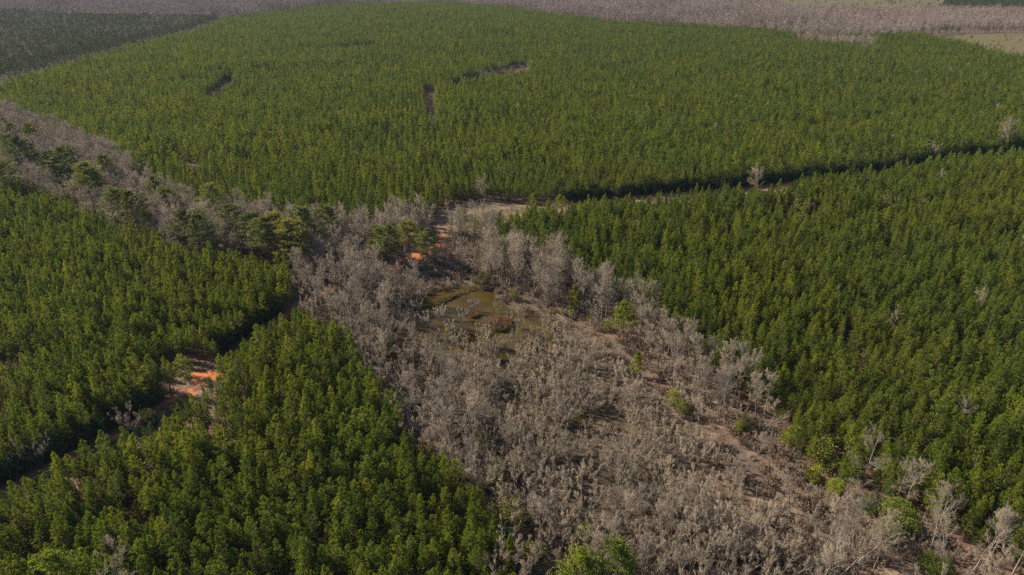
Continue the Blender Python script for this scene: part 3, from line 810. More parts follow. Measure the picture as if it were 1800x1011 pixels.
# ---------------------------------------------------------------- things: single plants with their parts
ORD = 'first second third fourth fifth sixth seventh eighth ninth tenth eleventh twelfth thirteenth fourteenth fifteenth sixteenth seventeenth eighteenth nineteenth twentieth'.split()
TENS = {2: 'twenty', 3: 'thirty', 4: 'forty', 5: 'fifty', 6: 'sixty', 7: 'seventy', 8: 'eighty', 9: 'ninety'}
def ordinal(n):
    if n <= 20:
        return ORD[n - 1]
    t, u = divmod(n, 10)
    if t >= 10:
        return 'hundred-and-' + ordinal(n - 100) if n > 100 else 'hundredth'
    return (TENS[t][:-1] + 'ieth') if u == 0 else TENS[t] + '-' + ORD[u - 1]

def plant(name, key, vid, loc, rot, scl, label, cat, group=None, parts=('trunk', 'crown')):
    r = bpy.data.objects.new(name, None)
    r.empty_display_size = 0.5
    COL.objects.link(r)
    r.location, r.rotation_euler, r.scale = loc, rot, scl
    r['label'], r['category'] = label, cat
    if group:
        r['group'] = group
    for nm, me in zip(parts, SP[key][vid][:2]):
        c = bpy.data.objects.new(nm, me)
        COL.objects.link(c)
        c.parent = r
    return r

TAKEN = []                                                   # x, y, keep-clear radius of placed specimens
def specimen(name, key, vid, px, py, zc, s, label, cat, group=None, tilt=(0, 0), turn=None, clear=2.5, parts=('trunk', 'crown')):
    x, y = G(px, py, zc)
    z = float(height(np.array([x]), np.array([y]))[0])
    TAKEN.append((x, y, clear))
    if key in ('young_pine', 'lone_pine', 'ev_yellow', 'ev_green', 'ev_olive', 'pale'):
        for k_ in (3.5, 7.0 if key == 'lone_pine' else 3.5):
            TAKEN.append((x * (1 - k_ / y), y - k_, clear + 0.8))
    s3 = s if isinstance(s, tuple) else (s, s, s)
    return plant(name, key, vid, (x, y, z), (tilt[0], tilt[1], rng.random() * 6.28 if turn is None else turn), s3, label, cat, group, parts)

# mature pines
MP = 'mature pines standing out of the bare woods'
for a in [
    (32, 262, 0, 0.95, 'rounded mature pine at the outer end of the bare strip, by the frame edge'),
    (84, 284, 1, 0.95, 'broad dark mature pine, left half of the dense pair in the bare strip'),
    (112, 286, 0, 1.0, 'broad dark mature pine, right half of the dense pair in the bare strip'),
    (150, 310, 3, 0.95, 'shaggy mature pine just downslope of the dark pair of pines'),
    (2, 300, 2, 0.9, 'mature pine cut off by the photo edge above the left pine block'),
    (206, 342, 1, 0.85, 'olive mature pine standing alone halfway along the bare strip'),
    (232, 362, 2, 0.9, 'slimmer olive pine leaning against the lone pine halfway along the strip'),
    (322, 388, 0, 0.85, 'layered tall pine with a dark bare trunk in the middle of the bare strip'),
    (350, 400, 2, 0.85, 'thin layered pine right beside the dark-trunked pine in the bare strip'),
    (404, 374, 3, 0.85, 'round olive pine at the start of the cluster before the big hardwoods'),
    (436, 384, 1, 0.85, 'tallest pine in the cluster before the big hardwoods, long trunk showing'),
    (462, 398, 2, 0.8, 'small-crowned pine at the lower end of the long-trunked cluster'),
    (506, 402, 3, 0.85, 'wide flat-topped pine above the first big round hardwood'),
    (532, 410, 0, 0.75, 'small pine tucked against the wide flat-topped pine'),
    (682, 398, 0, 0.7, 'layered green pine beside the orange clay bank'),
    (716, 384, 1, 0.68, 'mature pine on the edge of the shaded clearing'),
    (748, 396, 2, 0.6, 'slender pine between the clay bank and the shaded clearing'),
    (660, 388, 3, 0.62, 'pine behind the rounded grey hardwood, at the big block edge'),
]:
    specimen('mature_pine', 'mature', a[2], a[0], a[1], 15.5, (a[3] * 1.7, a[3] * 1.7, a[3] * 1.12), a[4], 'tree', MP, clear=3.0)
for a in [
    (1088, 972, 1, 13, 1.0, 'big round-crowned green pine at the bottom edge among bare trees'),
    (1020, 985, 0, 12, 1.0, 'bright yellowish-green pine beside the big round-crowned pine at the bottom'),
    (92, 988, 1, 14, 1.05, 'large dull green pine rising above the plantation at the bottom corner'),
    (1098, 552, 0, 9, 0.92, 'bright green broad-crowned pine standing beside the path near the pond'),
    (938, 346, 0, 7, 0.62, 'small green pine at the grassy clearing on the plantation edge'),
    (985, 352, 1, 7, 0.6, 'yellowish pine alone in the gap beside the shaded track'),
]:
    specimen('lone_pine', 'lone_pine', a[2], a[0], a[1], a[3], a[4], a[5], 'tree', 'single green pines', clear=4.0)
for a in [
    (1009, 522, 0, 4.5, 1.15, 'narrow yellow-green young pine above the path near the pond'),
    (1120, 640, 1, 3.8, 1.0, 'yellow-green young pine on the path edge, halfway along the swamp'),
    (682, 612, 0, 4.0, 1.0, 'small green pine at the corner of the near pine block'),
    (1040, 552, 1, 3, 0.6, 'short young pine between the path and the tall bare trees'),
]:
    specimen('young_pine', 'young_pine', a[2], a[0], a[1], a[3], a[4], a[5], 'tree', 'young pines by the swamp', clear=2.0)
# evergreen and yellow bushes in the bare woods
for a in [
    ('evergreen_tree', 'ev_green', 0, 1585, 905, 4.5, 1.0, 'round bright green evergreen tree below the pale trees at lower right'),
    ('evergreen_tree', 'ev_green', 1, 1530, 882, 3.5, 0.62, 'small dense green evergreen at the foot of the tall pale tree'),
    ('evergreen_tree', 'ev_green', 0, 1395, 762, 4.0, 0.75, 'green broadleaf tree against the pine edge, above the yellow vine tree'),
    ('evergreen_tree', 'ev_green', 1, 1648, 1000, 3.0, 0.8, 'green bush at the foot of the leaning white-trunked tree'),
    ('evergreen_tree', 'ev_green', 1, 1030, 935, 3.0, 0.6, 'speckled green broadleaf tree behind the bright bottom pine'),
    ('evergreen_tree', 'ev_green', 0, 812, 378, 2.0, 0.7, 'green thicket tree on the near side of the grassy clearing'),
    ('evergreen_tree', 'ev_green', 1, 842, 392, 2.0, 0.7, 'dense green thicket tree between the clearing and the pale hardwoods'),
    ('evergreen_tree', 'ev_green', 0, 1470, 852, 3.0, 0.6, 'dull green evergreen between bare trees near the yellow vine tree'),
    ('evergreen_tree', 'ev_green', 1, 1560, 935, 2.5, 0.6, 'pale green bush just under the round bright green evergreen'),
    ('dark_evergreen', 'ev_dark', 0, 702, 706, 4.0, 1.0, 'dark glossy evergreen against the near pine block'),
    ('dark_evergreen', 'ev_dark', 0, 882, 432, 4.0, 0.9, 'dark glossy evergreen between pale hardwoods and the big pine block'),
    ('dark_evergreen', 'ev_dark', 0, 880, 955, 4.0, 1.1, 'dark glossy evergreen at the bottom corner of the near pine block'),
    ('dark_evergreen', 'ev_dark', 0, 1178, 545, 4.0, 0.9, 'dark evergreen in the shade behind the bare trees at the pine edge'),
    ('olive_bush', 'ev_olive', 0, 847, 772, 2.5, 1.0, 'olive bush below the big white-limbed spreading tree'),
    ('olive_bush', 'ev_olive', 1, 745, 802, 2.5, 1.1, 'olive bush in the notch of the near pine block'),
    ('olive_bush', 'ev_olive', 0, 872, 842, 2.5, 1.25, 'yellowish olive bush on the block edge, above the dark pine bay'),
    ('olive_bush', 'ev_olive', 1, 902, 915, 2.5, 1.5, 'broad olive bush at the bottom of the near pine block'),
    ('olive_bush', 'ev_olive', 0, 935, 985, 2.0, 1.2, 'olive bush next to the bright bottom pine'),
    ('olive_bush', 'ev_olive', 1, 848, 488, 3.0, 1.1, 'tall olive evergreen at the head of the pond'),
    ('olive_bush', 'ev_olive', 0, 905, 520, 1.5, 0.8, 'olive shrub on the far shore of the pond'),
    ('olive_bush', 'ev_olive', 1, 1068, 572, 1.5, 0.8, 'olive shrub on the swamp side of the path'),
    ('olive_bush', 'ev_olive', 0, 1310, 740, 2.5, 0.9, 'olive bush among the slender trees above the path end'),
    ('olive_bush', 'ev_olive', 1, 828, 345, 2.0, 0.9, 'olive shrub in the shaded corner of the clearing'),
    ('olive_bush', 'ev_olive', 0, 262, 735, 2.0, 0.9, 'pale olive bush on the red track beside the grey thicket'),
    ('olive_bush', 'ev_olive', 1, 60, 965, 2.5, 1.1, 'olive bush beside the large dull pine at the bottom corner'),
    ('yellow_bush', 'ev_yellow', 0, 1183, 698, 2.2, 1.0, 'smaller yellow-green bush below the path, upper one of two'),
    ('yellow_bush', 'ev_yellow', 1, 1200, 718, 2.2, 1.2, 'larger yellow-green bush below the path, lower one of two'),
    ('yellow_bush', 'ev_yellow', 0, 1300, 742, 3.0, 0.8, 'bright yellow-green bush at the foot of slender bare trees'),
    ('yellow_bush', 'ev_yellow', 1, 1445, 800, 4.0, 2.0, 'yellow vine-covered tree beside the right pine block'),
    ('yellow_bush', 'ev_yellow', 0, 1432, 830, 3.0, 1.1, 'yellow leafy vine tree just under the taller vine-covered tree'),
    ('yellow_bush', 'ev_yellow', 1, 1005, 548, 1.5, 0.6, 'low yellow-green bush under the narrow young pine'),
    ('yellow_bush', 'ev_yellow', 0, 322, 640, 4.0, 1.5, 'yellow-green broadleaf tree on the block edge above the orange clay'),
    ('yellow_bush', 'ev_yellow', 1, 350, 360, 2.0, 1.0, 'yellowish bush on the far edge of the bare strip'),
]:
    specimen(a[0], a[1], a[2], a[3], a[4], a[5], a[6], a[7], 'tree' if 'bush' not in a[0] else 'bush', 'leafy evergreens among the bare trees', clear=1.8)

# prominent bare trees, each where its foot (or crown) shows
BT = 'bare trees around the swamp'
HERO = [
    ('pale', 0, 1632, 970, 0, 0.74, (0.0, 0.15), 'tall white-trunked bare tree leaning right beside the green bush'),
    ('pale', 1, 1513, 872, 0, 0.98, (0, 0.04), 'tall pale bare tree with a forked white trunk above a small evergreen'),
    ('pale', 2, 1583, 905, 0, 0.88, (0, 0.06), 'white bare tree rising out of the round green evergreen'),
    ('tall', 0, 1568, 890, 0, 0.95, (0, 0.10), 'slim leaning bare tree between the two pale trees'),
    ('pale', 2, 1706, 1010, 0, 0.74, (0, 0.14), 'pale crooked bare tree next to the leaning white-trunked one'),
    ('pale', 1, 1775, 1015, 0, 0.78, (0, 0.14), 'pale bare tree leaning out at the bottom corner'),
    ('vase', 0, 1238, 990, 0, 1.15, (0, 0), 'pale many-stemmed bare tree fanning out near the bottom edge'),
    ('vase', 1, 1318, 1000, 0, 1.1, (0, 0), 'second fan-shaped pale tree just along from the bottom fanning tree'),
    ('vase', 2, 1470, 1012, 0, 1.35, (0, 0.03), 'widest fan-shaped bare tree, below the slope of pale trees'),
    ('vase', 3, 1088, 850, 0, 0.95, (0, 0), 'bright cream fan-shaped tree in the middle of the thicket'),
    ('pale', 2, 1076, 912, 0, 0.55, (0, 0), 'small white-stemmed tree behind the round-crowned bottom pine'),
    ('pale', 1, 1148, 925, 0, 0.6, (0, 0.02), 'tall thin forked white tree beside the bottom pine pair'),
    ('vase', 0, 1166, 948, 0, 0.75, (0, 0.05), 'small one-sided pale tree just under the thin forked white tree'),
    ('pale', 0, 1302, 895, 0, 0.5, (0, 0), 'short white-stemmed tree at the foot of the reddish slope'),
    ('round', 0, 792, 790, 0, 1.0, (0, 0), 'large spreading tree with white limbs beside the near pine block'),
    ('vase', 1, 930, 860, 0, 1.05, (0, 0), 'spreading white-limbed tree below the olive bushes'),
    ('pale', 2, 716, 668, 0, 0.6, (0, -0.03), 'tangled white-branched tree beside the corner of the near pine block'),
    ('round', 1, 850, 448, 7, 1.0, (0, 0), 'tall pale rounded hardwood directly above the pond head'),
    ('round', 3, 962, 468, 7, 1.15, (0, 0), 'largest pale spreading hardwood above the pond'),
    ('round', 2, 905, 462, 7, 0.9, (0, 0), 'rounded grey hardwood squeezed between the two large pale ones'),
    ('round', 0, 548, 462, 6, 0.95, (0, 0), 'domed brown hardwood at the tip of the left pine block'),
    ('round', 1, 652, 418, 7, 0.95, (0, 0), 'rounded grey hardwood touching the big pine block'),
    ('round', 3, 598, 432, 7, 0.85, (0, 0), 'grey hardwood between the domed brown one and the rounded grey one'),
    ('round', 2, 812, 448, 6, 0.75, (0, 0), 'brown twiggy tree on the orange bank'),
    ('round', 0, 1333, 322, 5, 0.85, (0, 0), 'lone grey bare tree in the gap between the two pine blocks'),
    ('round', 1, 1640, 268, 5, 0.85, (0, 0), 'small brown bare tree far along the dark gap'),
    ('round', 3, 1777, 250, 6, 1.15, (0, 0), 'round pale bare tree at the far end of the dark gap'),
    ('round', 2, 850, 338, 5, 0.8, (0, 0), 'grey bare tree on the pine edge behind the clearing'),
    ('round', 0, 1628, 354, 8, 0.55, (0, 0), 'small pinkish bare crown poking through the right pine block'),
    ('round', 1, 1756, 372, 8, 0.55, (0, 0), 'second pinkish bare crown in the right pine block, farther along'),
    ('tall', 2, 1792, 430, 6, 0.8, (0, 0), 'bare pinkish tree in the opening at the edge of the right pines'),
    ('vase', 3, 226, 752, 2, 0.7, (0, 0), 'grey bare thicket tree on the shaded red track'),
    ('vase', 0, 60, 785, 5, 0.7, (0, 0), 'dim grey bare tree in the shade of the left block'),
    ('pale', 1, 788, 392, 0, 0.6, (0, 0), 'thin whitish dead trunk standing at the shaded clearing'),
    ('tall', 3, 818, 380, 2, 0.55, (0, 0), 'little grey bare tree in front of the shaded clearing'),
    ('round', 2, 215, 1005, 8, 0.9, (0, 0), 'bare grey tree poking into the bottom edge among pines'),
    ('tall', 1, 775, 440, 6, 0.65, (0, 0), 'spindly dark bare tree on the clay bank'),
]
for k, v, px, py, zc, s, tl, lab in HERO:
    s *= {'vase': 1.3, 'round': 1.3}.get(k, 1.0)
    specimen('bare_tree', k, v, px, py, zc, s, lab, 'tree', BT, tilt=tl, turn=None if k != 'pale' else 0.0, clear=2.6)

# ---------------------------------------------------------------- plantation pines
SPACING = {'A': (3.0, 1.9, math.radians(-8), 0.62), 'B': (2.15, 1.75, math.radians(22), 0.9), 'C': (2.15, 1.75, math.radians(20), 0.8), 'D': (2.2, 1.7, math.radians(-6), 0.75), 'E': (4.4, 3.6, math.radians(30), 1.4)}
allp = []
for bi, (b, poly) in enumerate(BLOCKS.items()):
    rg = np.random.default_rng(60 + bi)
    x, y, I, J = grid_in(poly, *SPACING[b], rg)
    m = frame_mask(x, y, 8.0)
    for hpoly in HOLES:
        m &= ~inside(x, y, hpoly)
    m &= seg_dist(x, y, ROAD) > 2.7
    m &= rg.random(len(x)) > 0.07                           # gaps where a tree failed
    for tx, ty, tr_ in TAKEN:
        m &= np.hypot(x - tx, y - ty) > tr_ * 0.8
    allp.append((np.full(m.sum(), bi), x[m], y[m], I[m], J[m]))
pb, X, Y, I, J = (np.concatenate(c) for c in zip(*allp))
Z = height(X, Y)
n = len(X)
rg = np.random.default_rng(70)
rot, scl, vid = pose(n, 8, rg, 0.74, 1.16, 0.03)
hv = 1 + 0.10 * np.sin(X / 31 + 1.2 * np.sin(Y / 41)) * np.sin(Y / 27) + 0.08 * np.sin(X / 11.3 + 2 * np.sin(Y / 17)) * np.sin(Y / 9.1 + X / 23)      # site quality: taller and shorter stretches
scl *= hv[:, None]
scl *= np.where(rg.random(n) < 0.07, rg.uniform(1.08, 1.25, n), np.where(rg.random(n) < 0.12, rg.uniform(0.68, 0.85, n), 1.0))[:, None]
px, py, dep = project(X, Y, Z + 10)
fx, fy, _ = project(X, Y, Z + 6)
seen = (px > 4) & (px < 1796) & (py > 4) & (fy < 1000)
cand = np.where(seen)[0]
cand = cand[np.argsort(dep[cand])][:300]
single = np.zeros(n, bool); single[cand] = True
TH = {'D': ('near', 'from the bare woods'), 'B': ('right-hand', 'from the bare woods'), 'C': ('left-hand', 'from the red track'), 'A': ('big far', 'from the track'), 'E': ('distant', 'from its edge')}
keys = list(BLOCKS)
for b in sorted(set(pb[cand])):
    c = cand[pb[cand] == b]
    nm, side = TH[keys[b]]
    rows = sorted(set(I[c]), reverse=keys[b] in 'D')
    for ri, r in enumerate(rows):
        rr = c[I[c] == r]
        rr = rr[np.argsort(dep[rr])]
        for k, i in enumerate(rr):
            s = scl[i, 2]
            size = 'tall' if s > 1.05 else 'short' if s < 0.86 else 'mid-sized'
            w = scl[i, 0] / s
            shape = 'broad' if w > 1.05 else 'narrow' if w < 0.95 else 'even'
            plant('plantation_pine', 'pine', int(vid[i]), (X[i], Y[i], Z[i] - 0.05), tuple(rot[i]), tuple(scl[i]),
                  '%s %s pine, %s block, %s row %s, %s up' % (size, shape, nm, ordinal(ri + 1), side, ordinal(k + 1)), 'tree', 'pines planted in rows in the %s block' % nm)
wild = (pb == 0) | (pb == 1)
scl[wild, 2] *= rg.uniform(0.80, 1.22, wild.sum())
thin = np.sin(X / 19 + 1.7 * np.sin(Y / 26)) * np.sin(Y / 15 + 1.1 * np.sin(X / 33)) + 0.5 * np.sin(X / 7.3 + Y / 11.1)
keep_ = single | (rg.random(n) > np.clip((thin - 0.75) * 1.1, 0, 0.75))      # thin spots
pb = np.where(keep_, pb, -1)
near = (~single) & (dep < 330)
far = (~single) & (dep >= 330)
LBL = {'A': 'rows of green plantation pines filling the big far block', 'B': 'dense green pines of the right-hand block', 'C': 'dark green pines of the left-hand block beyond the track', 'D': 'green pines of the near block behind the nearest trees', 'E': 'dark pines of the distant block at the top corner'}
for bi, b in enumerate(BLOCKS):
    for part, key, nv in ((near, 'pine', 8), (far, 'pine_dark' if b == 'E' else 'pine_far', 5)):
        m = part & (pb == bi)
        stuff('pine_forest', key, X[m], Y[m], Z[m] - 0.05, rot[m], scl[m], vid[m] % nv, LBL[b])

# ---------------------------------------------------------------- bare woods and swamp thicket
STRIP = GP([(-300, 178, 0), (20, 184, 0), (80, 205, 0), (250, 290, 0), (400, 378, 0), (560, 412, 0), (700, 398, 0), (770, 405, 0), (880, 412, 0), (1100, 500, 0), (1250, 620, 0), (1400, 740, 0), (1560, 880, 0), (1900, 1040, 0), (1900, 1290, 0), (780, 1290, 0), (800, 1000, 0), (570, 600, 0), (515, 545, 0), (520, 470, 0), (300, 470, 0), (130, 400, 0), (-300, 330, 0)])
SWAMP = GP([(700, 545, 0), (760, 520, 0), (840, 505, 0), (900, 525, 0), (985, 565, 0), (1060, 605, 0), (1105, 665, 0), (1180, 745, 0), (1260, 800, 0), (1330, 880, 0), (1300, 930, 0), (1120, 925, 0), (1000, 900, 0), (930, 850, 0), (850, 740, 0), (770, 650, 0), (690, 600, 0)])
UPPER = GP([(-300, 150, 0), (60, 170, 0), (400, 350, 0), (500, 400, 0), (500, 480, 0), (300, 480, 0), (-300, 360, 0)])

def scatter(poly, sp, rg, jit=0.38, ang=0.3):
    x, y, _, _ = grid_in(poly, sp, sp, ang, sp * jit, rg)
    return x, y

def free(x, y, road=3.0, path=1.6, pools=True, blocks=True, taken=1.0):
    m = seg_dist(x, y, ROAD) > road
    m &= seg_dist(x, y, PATH) > path
    if blocks:
        for p in BLOCKS.values():
            m &= ~inside(x, y, p)
    if pools:
        m &= height(x, y) > WATER - 0.02
    if taken:
        for tx, ty, r in TAKEN:
            m &= np.hypot(x - tx, y - ty) > r * taken
    return m

rg = np.random.default_rng(80)
# landmarks that place the unremarkable trees
MARK = [(n_, G(*p)) for n_, p in [
    ('the open pond', (835, 535, 0)), ('the leaning white tree', (1632, 970, 0)), ('the round green evergreen', (1585, 930, 0)), ('the bottom pine pair', (1060, 1000, 0)),
    ('the bright pine by the path', (1098, 590, 0)), ('the yellow-green pine on the path', (1120, 660, 0)), ('the paired yellow bushes', (1195, 730, 0)), ('the yellow vine tree', (1445, 830, 0)),
    ('the cream fan-shaped tree', (1088, 850, 0)), ('the white-limbed tree', (792, 790, 0)), ('the rusty grass island', (882, 566, 0)), ('the narrow channel', (875, 618, 0)),
    ('the largest pale hardwood', (962, 510, 0)), ('the orange clay bank', (725, 452, 0)), ('the domed brown hardwood', (548, 500, 0)), ('the dark glossy evergreen', (702, 735, 0)),
    ('the fan-shaped bottom tree', (1238, 990, 0)), ('the widest fan-shaped tree', (1470, 1010, 0)), ('the path end', (1300, 800, 0)), ('the block corner', (660, 600, 0)),
    ('the olive bushes', (860, 850, 0)), ('the short white tree', (1302, 895, 0)), ('the long-trunked pines', (440, 430, 0)), ('the tall pale forked tree', (1513, 872, 0)), ('the small left pool', (720, 590, 0)), ('the upper thicket', (960, 690, 0)), ('the lower thicket', (1150, 800, 0)), ('the thicket heart', (1000, 770, 0))]]
DIRS = ['to its right', 'beyond, right', 'beyond it', 'beyond, left', 'to its left', 'nearer and left', 'nearer', 'nearer and right']

def place_labels(x, y):
    d = np.stack([np.hypot(x - q[0], y - q[1]) for _, q in MARK])
    w = d.argmin(0)
    sec = np.empty(len(x), int)
    for i in range(len(x)):
        q = MARK[w[i]][1]
        sec[i] = int(round(math.atan2(y[i] - q[1], x[i] - q[0]) / (math.pi / 4))) % 8
    lab = [None] * len(x)
    seen_ = {}
    for i in np.argsort(d.min(0)):
        k = (w[i], sec[i])
        seen_[k] = seen_.get(k, 0) + 1
        lab[i] = '%s from %s, %s' % (ordinal(seen_[k]), MARK[w[i]][0], DIRS[sec[i]])
    return lab

# swamp shrubs
x, y = scatter(SWAMP, 3.75, rg, 0.6)
m = free(x, y, path=1.9, pools=False)
hz = height(x, y)
m &= (hz > WATER + 0.0) | (rg.random(len(x)) < 0.10)
x, y = x[m], y[m]
_, yy, _ = project(x, y, height(x, y))
xx, _, _ = project(x, y, height(x, y))
gap = np.sin(x / 7.1 + 2.0 * np.sin(y / 9.3)) * np.sin(y / 6.7 + 1.3) + 0.5 * np.sin(x / 3.1 + y / 4.3)
keep = (rg.random(len(x)) < np.where(gap < -0.62, 0.12, 0.97))
keep &= (yy > 632 - 0.12 * np.abs(xx - 850)) | (rg.random(len(x)) < np.where((yy < 600) & (xx > 700), 0.0, 0.15))
x, y = x[keep], y[keep]
POND_SHRUBS = [(834, 546), (876, 548), (814, 563), (845, 584), (913, 577), (912, 553), (938, 589), (790, 588), (767, 596), (750, 571), (775, 561), (710, 571), (848, 607), (865, 609), (884, 612), (903, 609), (923, 611), (930, 546), (942, 554), (962, 577), (982, 600), (998, 584), (735, 604), (800, 606), (818, 612), (835, 618), (720, 556), (738, 548), (726, 572), (700, 560), (965, 596), (948, 618), (915, 628), (870, 632)]
pp = np.array([G(*q) for q in POND_SHRUBS])
x, y = np.concatenate([x, pp[:, 0]]), np.concatenate([y, pp[:, 1]])
bare = {'shrub': [], 'tree': []}
sx, sy = x, y
srot, sscl, svid = pose(len(x), 6, rg, 0.85, 1.5, 0.08)
np_ = len(POND_SHRUBS)
sscl[-np_:] *= (rg.uniform(0.72, 1.0, np_) / sscl[-np_:, 2])[:, None]
sscl *= np.clip(seg_dist(x, y, PATH) / 7, 0.5, 1.0)[:, None]
# trees of the strip
specs = []
x, y = scatter(STRIP, 3.9, rg, 0.45)
m = free(x, y, road=3.2, path=2.6, taken=1.0) & ~inside(x, y, SWAMP) & frame_mask(x, y, 6.0, 160, -60, 160)
x, y = x[m], y[m]
BANK = GP([(640, 470, 0), (700, 440, 0), (790, 418, 0), (860, 440, 0), (845, 500, 0), (760, 520, 0), (690, 530, 0), (640, 500, 0)])
m = ~inside(x, y, BANK) | (rg.random(len(x)) < 0.12)
x, y = x[m], y[m]
gx, gy, _ = project(x, y, 0 * x)
m = (rg.random(len(x)) < 0.55) | ~((gx > 1280) & (gy > 760))
x, y = x[m], y[m]
up = inside(x, y, UPPER)
bank = inside(x, y, BANK)
dB = seg_dist(x, y, PINE_B + [PINE_B[0]]); dD = seg_dist(x, y, PINE_D + [PINE_D[0]])
_, ppy, _ = project(x, y, 0 * x)
ppx, _, _ = project(x, y, 0 * x)
kind = np.empty(len(x), object)
r_ = rg.random(len(x))
for i in range(len(x)):
    if bank[i]:
        kind[i] = 'sapling' if r_[i] < 0.6 else 'tall'
    elif up[i]:
        kind[i] = 'tall' if r_[i] < 0.45 else 'round'
    elif ppy[i] < 530:
        kind[i] = 'round' if r_[i] < 0.6 else 'tall'
    elif dB[i] < 22 and ppx[i] > 950:
        kind[i] = 'tall' if r_[i] < 0.72 else 'pale' if r_[i] < 0.84 else 'sapling'
    elif ppy[i] > 840:
        kind[i] = 'vase' if r_[i] < 0.55 else 'shrub' if r_[i] < 0.8 else 'tall' if r_[i] < 0.9 else 'sapling'
    else:
        kind[i] = 'vase' if r_[i] < 0.4 else 'tall' if r_[i] < 0.62 else 'round' if r_[i] < 0.8 else 'sapling'
SMIN = {'tall': (0.75, 1.08), 'pale': (0.7, 0.95), 'round': (0.75, 1.15), 'vase': (0.85, 1.35), 'shrub': (0.9, 1.5), 'sapling': (0.8, 1.4)}
z = height(x, y)
pxx, pyy, dep = project(x, y, z + 5)
vis = (pxx > 0) & (pxx < 1800) & (pyy > 0) & (pyy < 1000)
order = np.argsort(np.where(vis, dep, 1e9))
# shrub-like of this zone joins the swamp shrubs
is_tree = np.isin(kind, ['tall', 'pale', 'round', 'vase'])
treeidx = [i for i in order if is_tree[i] and vis[i]][:300 - len(HERO)]
chosen = np.zeros(len(x), bool); chosen[treeidx] = True
LOOK = {'tall': 'slender grey bare tree', 'pale': 'pale-trunked bare tree', 'round': 'rounded twiggy bare tree', 'vase': 'many-stemmed fanning bare tree'}
labs = dict(zip(treeidx, place_labels(x[treeidx], y[treeidx])))
for i in range(len(x)):
    lo, hi = SMIN[kind[i]]
    s = rg.uniform(lo, hi)
    rot_ = (rg.normal(0, 0.05), rg.normal(0, 0.05), rg.random() * 6.28)
    sc_ = (s * rg.uniform(0.9, 1.12), s * rg.uniform(0.9, 1.12), s)
    v = int(rg.integers(0, len(SP[kind[i]])))
    if chosen[i]:
        plant('bare_tree', kind[i], v, (x[i], y[i], z[i]), rot_, sc_, '%s, %s' % (LOOK[kind[i]], labs[i]), 'tree', BT)
    else:
        specs.append((kind[i], v, x[i], y[i], z[i], rot_, sc_))
WN = {'tall': ('bare_woods', 'slender leafless trees in the strip between the pine blocks'), 'pale': ('bare_woods', 'pale leafless trees along the strip'), 'round': ('bare_woods', 'round grey leafless trees in the strip between the pine blocks'),
      'vase': ('bare_woods', 'many-stemmed leafless trees in the strip'), 'shrub': ('swamp_shrubbery', 'leafless grey shrubs on the swamp edge'), 'sapling': ('sapling_undergrowth', 'rusty-leaved saplings among the bare trees')}
for k, (nm, lb) in WN.items():
    q = [s_ for s_ in specs if s_[0] == k]
    if q:
        stuff(nm, k, np.array([s_[2] for s_ in q]), np.array([s_[3] for s_ in q]), np.array([s_[4] for s_ in q]), np.array([s_[5] for s_ in q]), np.array([s_[6] for s_ in q]), np.array([s_[1] for s_ in q]), lb)
# shrubs: 300 nearest are things
sz = height(sx, sy)
pxx, pyy, dep = project(sx, sy, sz + 2)
# those standing free in the pond show best; then the nearest
opn = (pyy < 615) & (pxx > 690) & (pxx < 1000)
opn[-np_:] = True
order = np.argsort(dep - 90 * opn)
pick = order[:300]
ch = np.zeros(len(sx), bool); ch[pick] = True
labs = place_labels(sx[pick], sy[pick])
for lab, i in zip(labs, pick):
    s = sscl[i, 2]
    size = 'tall' if s > 1.35 else 'low' if s < 1.05 else 'mid-sized'
    pond_ = i >= len(sx) - np_
    plant('bare_shrub', 'pond_shrub' if pond_ else 'shrub', int(svid[i]) % 3 if pond_ else int(svid[i]), (sx[i], sy[i], max(sz[i], WATER - 0.25)), tuple(srot[i]), tuple(sscl[i]), '%s leafless grey shrub, %s' % (size, lab), 'shrub', 'leafless shrubs of the swamp', parts=('stems', 'crown'))
m = ~ch
stuff('swamp_shrubbery', 'shrub', sx[m], sy[m], np.maximum(sz[m], WATER - 0.25), srot[m], sscl[m], svid[m], 'mass of leafless grey shrubs filling the swamp')

q = GP([(-60, 250, 0), (60, 265, 0), (250, 360, 0), (420, 415, 0), (640, 440, 0), (650, 470, 0), (480, 470, 0), (250, 420, 0), (60, 330, 0), (-60, 300, 0)])
x, y = scatter(q, 19.0, rg, 0.6)
m = free(x, y, road=5.0, path=3.0)
x, y = x[m], y[m]
r, s, v = pose(len(x), 4, rg, 0.8, 1.0, 0.03)
s[:, :2] *= 1.3
stuff('mixed_pine_forest', 'mature', x, y, height(x, y), r, s, v, 'smaller olive pines mixed into the bare strip')
# undergrowth, grass
x, y = scatter(STRIP, 2.6, rg, 0.5)
m = free(x, y, road=2.6, path=1.8, taken=0) & frame_mask(x, y, 1, 120, -60, 120)
m &= ~(inside(x, y, SWAMP) & (rg.random(len(x)) < 0.85)) & (rg.random(len(x)) < 0.8)
x, y = x[m], y[m]
r, s, v = pose(len(x), 4, rg, 0.5, 1.25, 0.1)
stuff('twiggy_undergrowth', 'brush_grey', x, y, height(x, y), r, s, v, 'grey leafless undergrowth between the bare trees')
x, y = scatter(STRIP, 2.6, rg, 0.45)
m = free(x, y, road=2.0, path=1.3, taken=0) & frame_mask(x, y, 1, 120, -60, 120)
m &= ~(inside(x, y, SWAMP) & (rg.random(len(x)) < 0.75))
x, y = x[m], y[m]
r, s, v = pose(len(x), 4, rg, 0.5, 1.2, 0.1)
stuff('brush_undergrowth', 'brush', x, y, height(x, y), r, s, v, 'low rusty brush and brambles under the bare trees')

